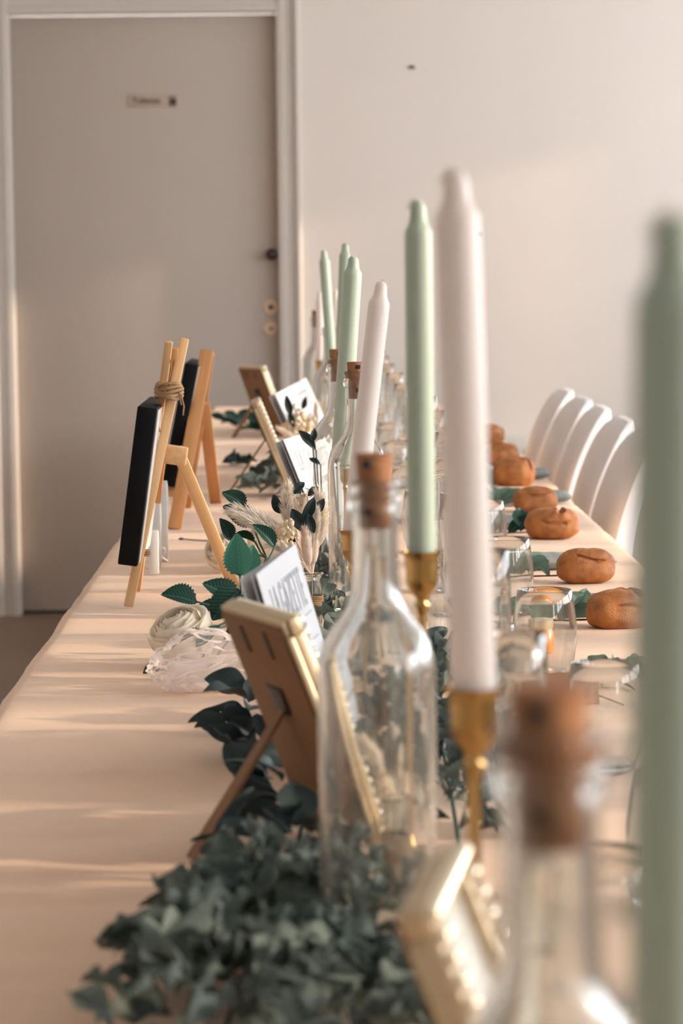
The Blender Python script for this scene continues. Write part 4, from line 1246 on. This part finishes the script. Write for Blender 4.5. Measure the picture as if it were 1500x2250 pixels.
for i, (x, y) in enumerate(seats[:6]):
    rnd = random.Random(40 + i)
    c = Vector((x - .066, y + .03, G + .004))
    t = thing('sage_sprig', SLAB[i], 'foliage', Vector((c.x, c.y, G)), 0, 'sage sprigs at the place settings')
    part('stalk', MB().add(*tube([c + Vector((-.045, .0, -.001)), c + Vector((-.01, -.006, .002)), c + Vector((.035, -.018, .004))], .0012, 6)).mesh('stalk'), M['brown_stem'], t, Matrix())
    for k in range(7):
        a = rnd.uniform(-.6, 3.4)
        b = c + Vector((rnd.uniform(-.035, .02), rnd.uniform(-.004, .012), rnd.uniform(.001, .008)))
        d = Vector((math.cos(a), .5 * math.sin(a), rnd.uniform(.15, .7 if i != 3 else 1.0))).normalized()
        leaf_at(t, SAG[k % 3], M['sage_leaf'] if i != 2 else (M['euca'] if k % 2 else M['rose_leaf']), b, b + d * rnd.uniform(.034, .054), rnd.uniform(.022, .032), Vector((rnd.uniform(-.3, .3), -.8, .6)))
# near place: kraft card and grey-green sprig
c = onZ(1245, 1545, G)
kc = thing('kraft_card', 'folded kraft name card standing beside the stemless glass', 'card', Vector((c.x, c.y, G)))
v = [(-.036, -.006, 0), (.030, -.010, 0), (.030, .012, .028), (-.036, .016, .028), (-.036, .040, 0), (.030, .036, 0)]
v2 = [(a, b, z + .0006) for (a, b, z) in v]
part('front_flap', MB().add(v[:4] + v2[:4], [(0, 3, 2, 1), (4, 5, 6, 7), (0, 1, 5, 4), (1, 2, 6, 5), (2, 3, 7, 6), (3, 0, 4, 7)]).mesh('flap', False), M['kraft'], kc)
w1 = [v[3], v[2], v[5], v[4]]; w2 = [(a, b, z + .0006) for (a, b, z) in w1]
part('rear_flap', MB().add(w1 + w2, [(0, 3, 2, 1), (4, 5, 6, 7), (0, 1, 5, 4), (1, 2, 6, 5), (2, 3, 7, 6), (3, 0, 4, 7)]).mesh('flap', False), M['kraft'], kc)
part('twine', MB().add(*tube([(-.01, -.009, .002), (.012, -.004, .012), (.034, .0, .006), (.060, -.03, .002)], .0008, 6)).mesh('twine'), M['twine'], kc)
c = onZ(1340, 1505, G)
t = thing('sage_sprig', 'fuzzy grey-green sprig lying beside the kraft card', 'foliage', c.copy(), 0, 'sage sprigs at the place settings')
part('stalk', MB().add(*tube([c + Vector((-.03, .01, .01)), c + Vector((0, 0, .006)), c + Vector((.05, -.04, .002))], .0014, 6)).mesh('stalk'), M['brown_stem'], t, Matrix())
rnd = random.Random(9)
for k in range(14):
    b = c + Vector((rnd.uniform(-.02, .03), rnd.uniform(-.02, .03), rnd.uniform(.002, .012)))
    a = rnd.uniform(0, 6.28)
    leaf_at(t, (EUC + SAG)[k % 7], M['euca'] if k % 3 else M['sage_leaf'], b, b + Vector((math.cos(a), math.sin(a) * .7, rnd.uniform(.2, .9))).normalized() * .034, .018, Vector((rnd.uniform(-.4, .4), -.8, .6)))

# ------------------------------------------------------------------ covered chairs
def sweep(rings, name):
    v, f = [], []
    n = len(rings[0])
    for r_ in rings: v += r_
    for j in range(len(rings) - 1):
        for i in range(n):
            i2 = (i + 1) % n
            f.append((j * n + i, j * n + i2, (j + 1) * n + i2, (j + 1) * n + i))
    f.append(tuple(range(n - 1, -1, -1)))
    f.append(tuple(range((len(rings) - 1) * n, len(rings) * n)))
    return mk(name, v, f, True, None, 60)
def rring(cx, cy, cz, hx, hy, rad, tilt=0.0, n=6):
    out = []
    rad = min(rad, hx * .98, hy * .98)
    for (sx_, sy_, a0) in ((1, 1, 0), (-1, 1, 90), (-1, -1, 180), (1, -1, 270)):
        for k in range(n + 1):
            a = R(a0 + 90 * k / n)
            x = sx_ * (hx - rad) + rad * math.cos(a); y = sy_ * (hy - rad) + rad * math.sin(a)
            out.append((cx + x, cy + y, cz + x * tilt))
    return out
def chair_meshes():
    # local: seat towards -x, backrest rising at x ~ 0 and leaning to +x
    rings = []
    for k in range(23):
        t = k / 22
        z = .42 + .415 * t
        cx = .0 + .020 * t + .085 * t ** 3
        hy = .196 + .008 * math.sin(t * 3.1)
        hx = .024 - .004 * t + .010 * (1 - t) ** 3
        if t > .86:
            q = (t - .86) / .14
            hy *= math.sqrt(max(.02, 1 - .60 * q ** 2.2)); hx *= math.sqrt(max(.05, 1 - .85 * q ** 3))
        e = min(.07, hy * .4)
        hb = hx * 1.3
        rings.append([(cx + a, b, z) for (a, b) in ((hb, 0), (hb, hy - e), (hb * .9, hy - e * .75), (hx * .1, hy - e * .22), (-hx * .5, hy - .003), (-hx * .8, hy), (-hx, hy - .004), (-hx, 0), (-hx, -hy + .004), (-hx * .8, -hy), (-hx * .5, -hy + .003), (hx * .1, -hy + e * .22), (hb * .9, -hy + e * .75), (hb, -hy + e))])
    back = sweep(rings, 'backrest')
    rings = [rring(-.20, 0, .40 + z, .215 - i_, .196 - i_, .05) for (z, i_) in ((0, .01), (.006, .002), (.02, 0), (.05, 0), (.062, .008), (.068, .03))]
    seat = sweep(rings, 'seat')
    return back, seat
BACK, SEAT = chair_meshes()
def chair_leg(dx, dy, fx, fy):
    rings = [rring(dx + (fx - dx) * t, dy + (fy - dy) * t, .41 * (1 - t), .055 - .035 * t ** .5, .055 - .033 * t ** .5, .02) for t in [0, .15, .35, .6, .85, 1.0]]
    rings.reverse()
    return sweep(rings, 'leg')
LEGS = [chair_leg(-.02, .14, .02, .175), chair_leg(-.02, -.14, .02, -.175), chair_leg(-.36, .14, -.39, .175), chair_leg(-.36, -.14, -.39, -.175)]
CX = .585
for i, yn in enumerate((7.27, 6.79, 6.345, 5.86, 5.38)):
    lab = ['white stretch-covered chair nearest the door', 'white stretch-covered chair second from the door', 'white stretch-covered chair midway along the table', 'white stretch-covered chair fourth from the door', 'white stretch-covered chair half hidden behind the green candle'][i]
    t = thing('covered_chair', lab, 'chair', Vector((CX, yn + .20, 0)), R(1.2 * math.sin(i * 2)), 'white covered chairs along the table')
    part('backrest', BACK, M['spandex'], t)
    part('seat', SEAT, M['spandex'], t)
    for q in LEGS: part('leg', q, M['spandex'], t)

# ------------------------------------------------------------------ eucalyptus garland pieces
OBST = [(o.location.x, o.location.y, r_) for o in list(col.objects) for (k_, r_) in (('corked_bottle', .040), ('candle_holder', .038), ('dried_bouquet', .016)) if o.name.split('.')[0] == k_]
OBST += [(x, y, .037) for (x, y) in ROW_R + ROW_L] + [(x, y, .033) for (y, x) in ROW_F]
SOFT = ('plume', 'bunny_tail')
SOLID_V, SOLID_F = [], []
def solid_add(o):
    if o.type != 'MESH' or o.name.split('.')[0] in SOFT: return
    A = W[o.name]; off = len(SOLID_V)
    SOLID_V.extend(A @ c.co for c in o.data.vertices)
    SOLID_F.extend([off + i for i in f.vertices] for f in o.data.polygons)
for o in list(col.objects):
    if o.name in W and o.get('kind') != 'structure': solid_add(o)
def hits(tree, v, f):
    return bool(tree.overlap(BVHTree.FromPolygons(v, f)))
def spray(name, lab, cat, pts, leaves, mset, m, lsize, seed, spread, hmax, group='garland sprays along the table', stem_m=None):
    """leaves are laid one by one, and one that would cut through something standing there is laid elsewhere"""
    rnd = random.Random(seed)
    P_ = [Vector(p) for p in pts]
    t = thing(name, lab, cat, Vector((P_[0].x, P_[0].y, G)), 0, group)
    tree = BVHTree.FromPolygons(SOLID_V, SOLID_F)
    n = len(P_) - 1
    made = []
    def path(off, e):
        out = []
        for i in range(25):
            u = i / 24 * n * e; k_ = min(int(u), n - 1)
            c = P_[k_].lerp(P_[k_ + 1], u - k_) + Vector((off, 0, G + .0055))
            for _ in range(3):
                for (x, y, r_) in OBST:
                    d = Vector((c.x - x, c.y - y, 0))
                    if 1e-6 < d.length < r_ + .004: c += d.normalized() * (r_ + .004 - d.length)
            out.append(c)
        return out
    best = None
    for e in (1, .75, .5, .3):
        for off in (0, .012, -.012, .024, -.024, .036, -.036, .05, -.05):
            tv, tf = tube(path(off, e), .0018, 6)
            if not hits(tree, tv, tf): best = (tv, tf); break
        if best: break
    if best is None: print('STEM', lab); best = tube(path(0, 1), .0018, 6)
    made.append(part('stem', MB().add(*best).mesh('stem'), stem_m or M['stem'], t, Matrix()))
    k = tries = 0
    while k < leaves and tries < leaves * 12:
        tries += 1
        u = rnd.uniform(0, n - 1e-4); i = int(u)
        c = P_[i].lerp(P_[i + 1], u - i)
        a = rnd.uniform(0, 6.283); rr = rnd.uniform(0, 1) ** .6 * spread
        h = .010 + hmax * rnd.uniform(0, 1) * (1 - .55 * (rr / max(spread, 1e-4)))
        B_ = Vector((c.x + rr * math.cos(a), c.y + rr * math.sin(a), G + h))
        ln = lsize * rnd.uniform(.7, 1.25)
        el = rnd.uniform(-.1, .75)
        d = Vector((math.cos(a + rnd.uniform(-.9, .9)) * math.cos(el), math.sin(a + rnd.uniform(-.9, .9)) * math.cos(el), math.sin(el)))
        T_ = B_ + d * ln
        if T_.z < G + .012: T_.z = G + .012
        nrm = Vector((rnd.uniform(-.7, .7), rnd.uniform(-.9, .3), rnd.uniform(.3, 1)))
        wd = ln * rnd.uniform(.42, .62)
        me = mset[k % len(mset)]
        y = (T_ - B_); l_ = y.length; y.normalize()
        z = (nrm - y * nrm.dot(y)).normalized()
        A = frame_m(B_, y.cross(z), y, z) @ S(wd, l_, l_)
        if hits(tree, [A @ q.co for q in me.vertices], [list(f.vertices) for f in me.polygons]): continue
        k += 1
        made.append(leaf_at(t, me, m, B_, T_, wd, nrm))
    if k < leaves: print('LEAVES', lab, k, leaves)
    for o in made: solid_add(o)
    return t
def g2(px, py): q = onZ(px, py, G); return (q.x, q.y, 0)
spray('eucalyptus_spray', 'dense bunch of crumpled dusty green leaves in front of the large clear bottle', 'foliage', [g2(470, 2330), g2(530, 2200), g2(600, 2080), g2(640, 1990)], 290, EUC, M['euca'], .029, 11, .062, .050)
spray('eucalyptus_spray', 'dusty green leaves around the beaded gold frame', 'foliage', [g2(760, 2330), g2(820, 2140), g2(800, 2000)], 80, EUC, M['euca'], .032, 12, .035, .022)
spray('dark_leaf_spray', 'dark leaves around the strut of the gold frame seen from behind', 'foliage', [g2(640, 1960), g2(660, 1840), g2(690, 1760)], 42, DRK, M['dark_leaf'], .045, 13, .040, .045)
spray('dark_leaf_spray', 'dark leaves spreading from under the tulle bag', 'foliage', [g2(560, 1690), g2(560, 1610), g2(600, 1560)], 34, DRK, M['dark_leaf'], .042, 14, .034, .030)
t = spray('eucalyptus_spray', 'dusty leaves between the wine tumblers and the large clear bottle', 'foliage', [g2(1010, 1880), g2(985, 1720), g2(960, 1600), g2(940, 1480)], 110, EUC, M['euca'], .034, 15, .030, .03)
spray('dark_leaf_spray', 'dark leaves around the leaning white candle holder', 'foliage', [g2(900, 1700), g2(860, 1560), g2(850, 1450)], 50, DRK, M['dark_leaf'], .04, 16, .035, .03)
spray('eucalyptus_spray', 'green leaves around the glass vial of dried flowers', 'foliage', [g2(650, 1450), g2(700, 1380), g2(740, 1310), g2(780, 1260)], 70, EUC, M['euca'], .035, 17, .04, .03)
spray('eucalyptus_spray', 'green leaves at the foot of the edge-on gold frame', 'foliage', [g2(600, 1100), g2(640, 1060), g2(680, 1030)], 80, EUC, M['euca'], .04, 18, .05, .05)
spray('dark_leaf_spray', 'flat dark sprig lying left of the edge-on gold frame', 'foliage', [g2(545, 1022), g2(505, 1026)], 9, DRK, M['dark_leaf'], .045, 19, .012, .006)
spray('eucalyptus_spray', 'dark green leaves around the gold frame nearest the door', 'foliage', [g2(525, 940), g2(570, 950), g2(630, 960)], 60, DRK, M['rose_leaf'], .05, 20, .06, .03)
spray('eucalyptus_spray', 'green leaves between the far corked bottles', 'foliage', [g2(700, 1000), g2(740, 960), g2(760, 930)], 60, EUC, M['euca'], .045, 21, .05, .03)
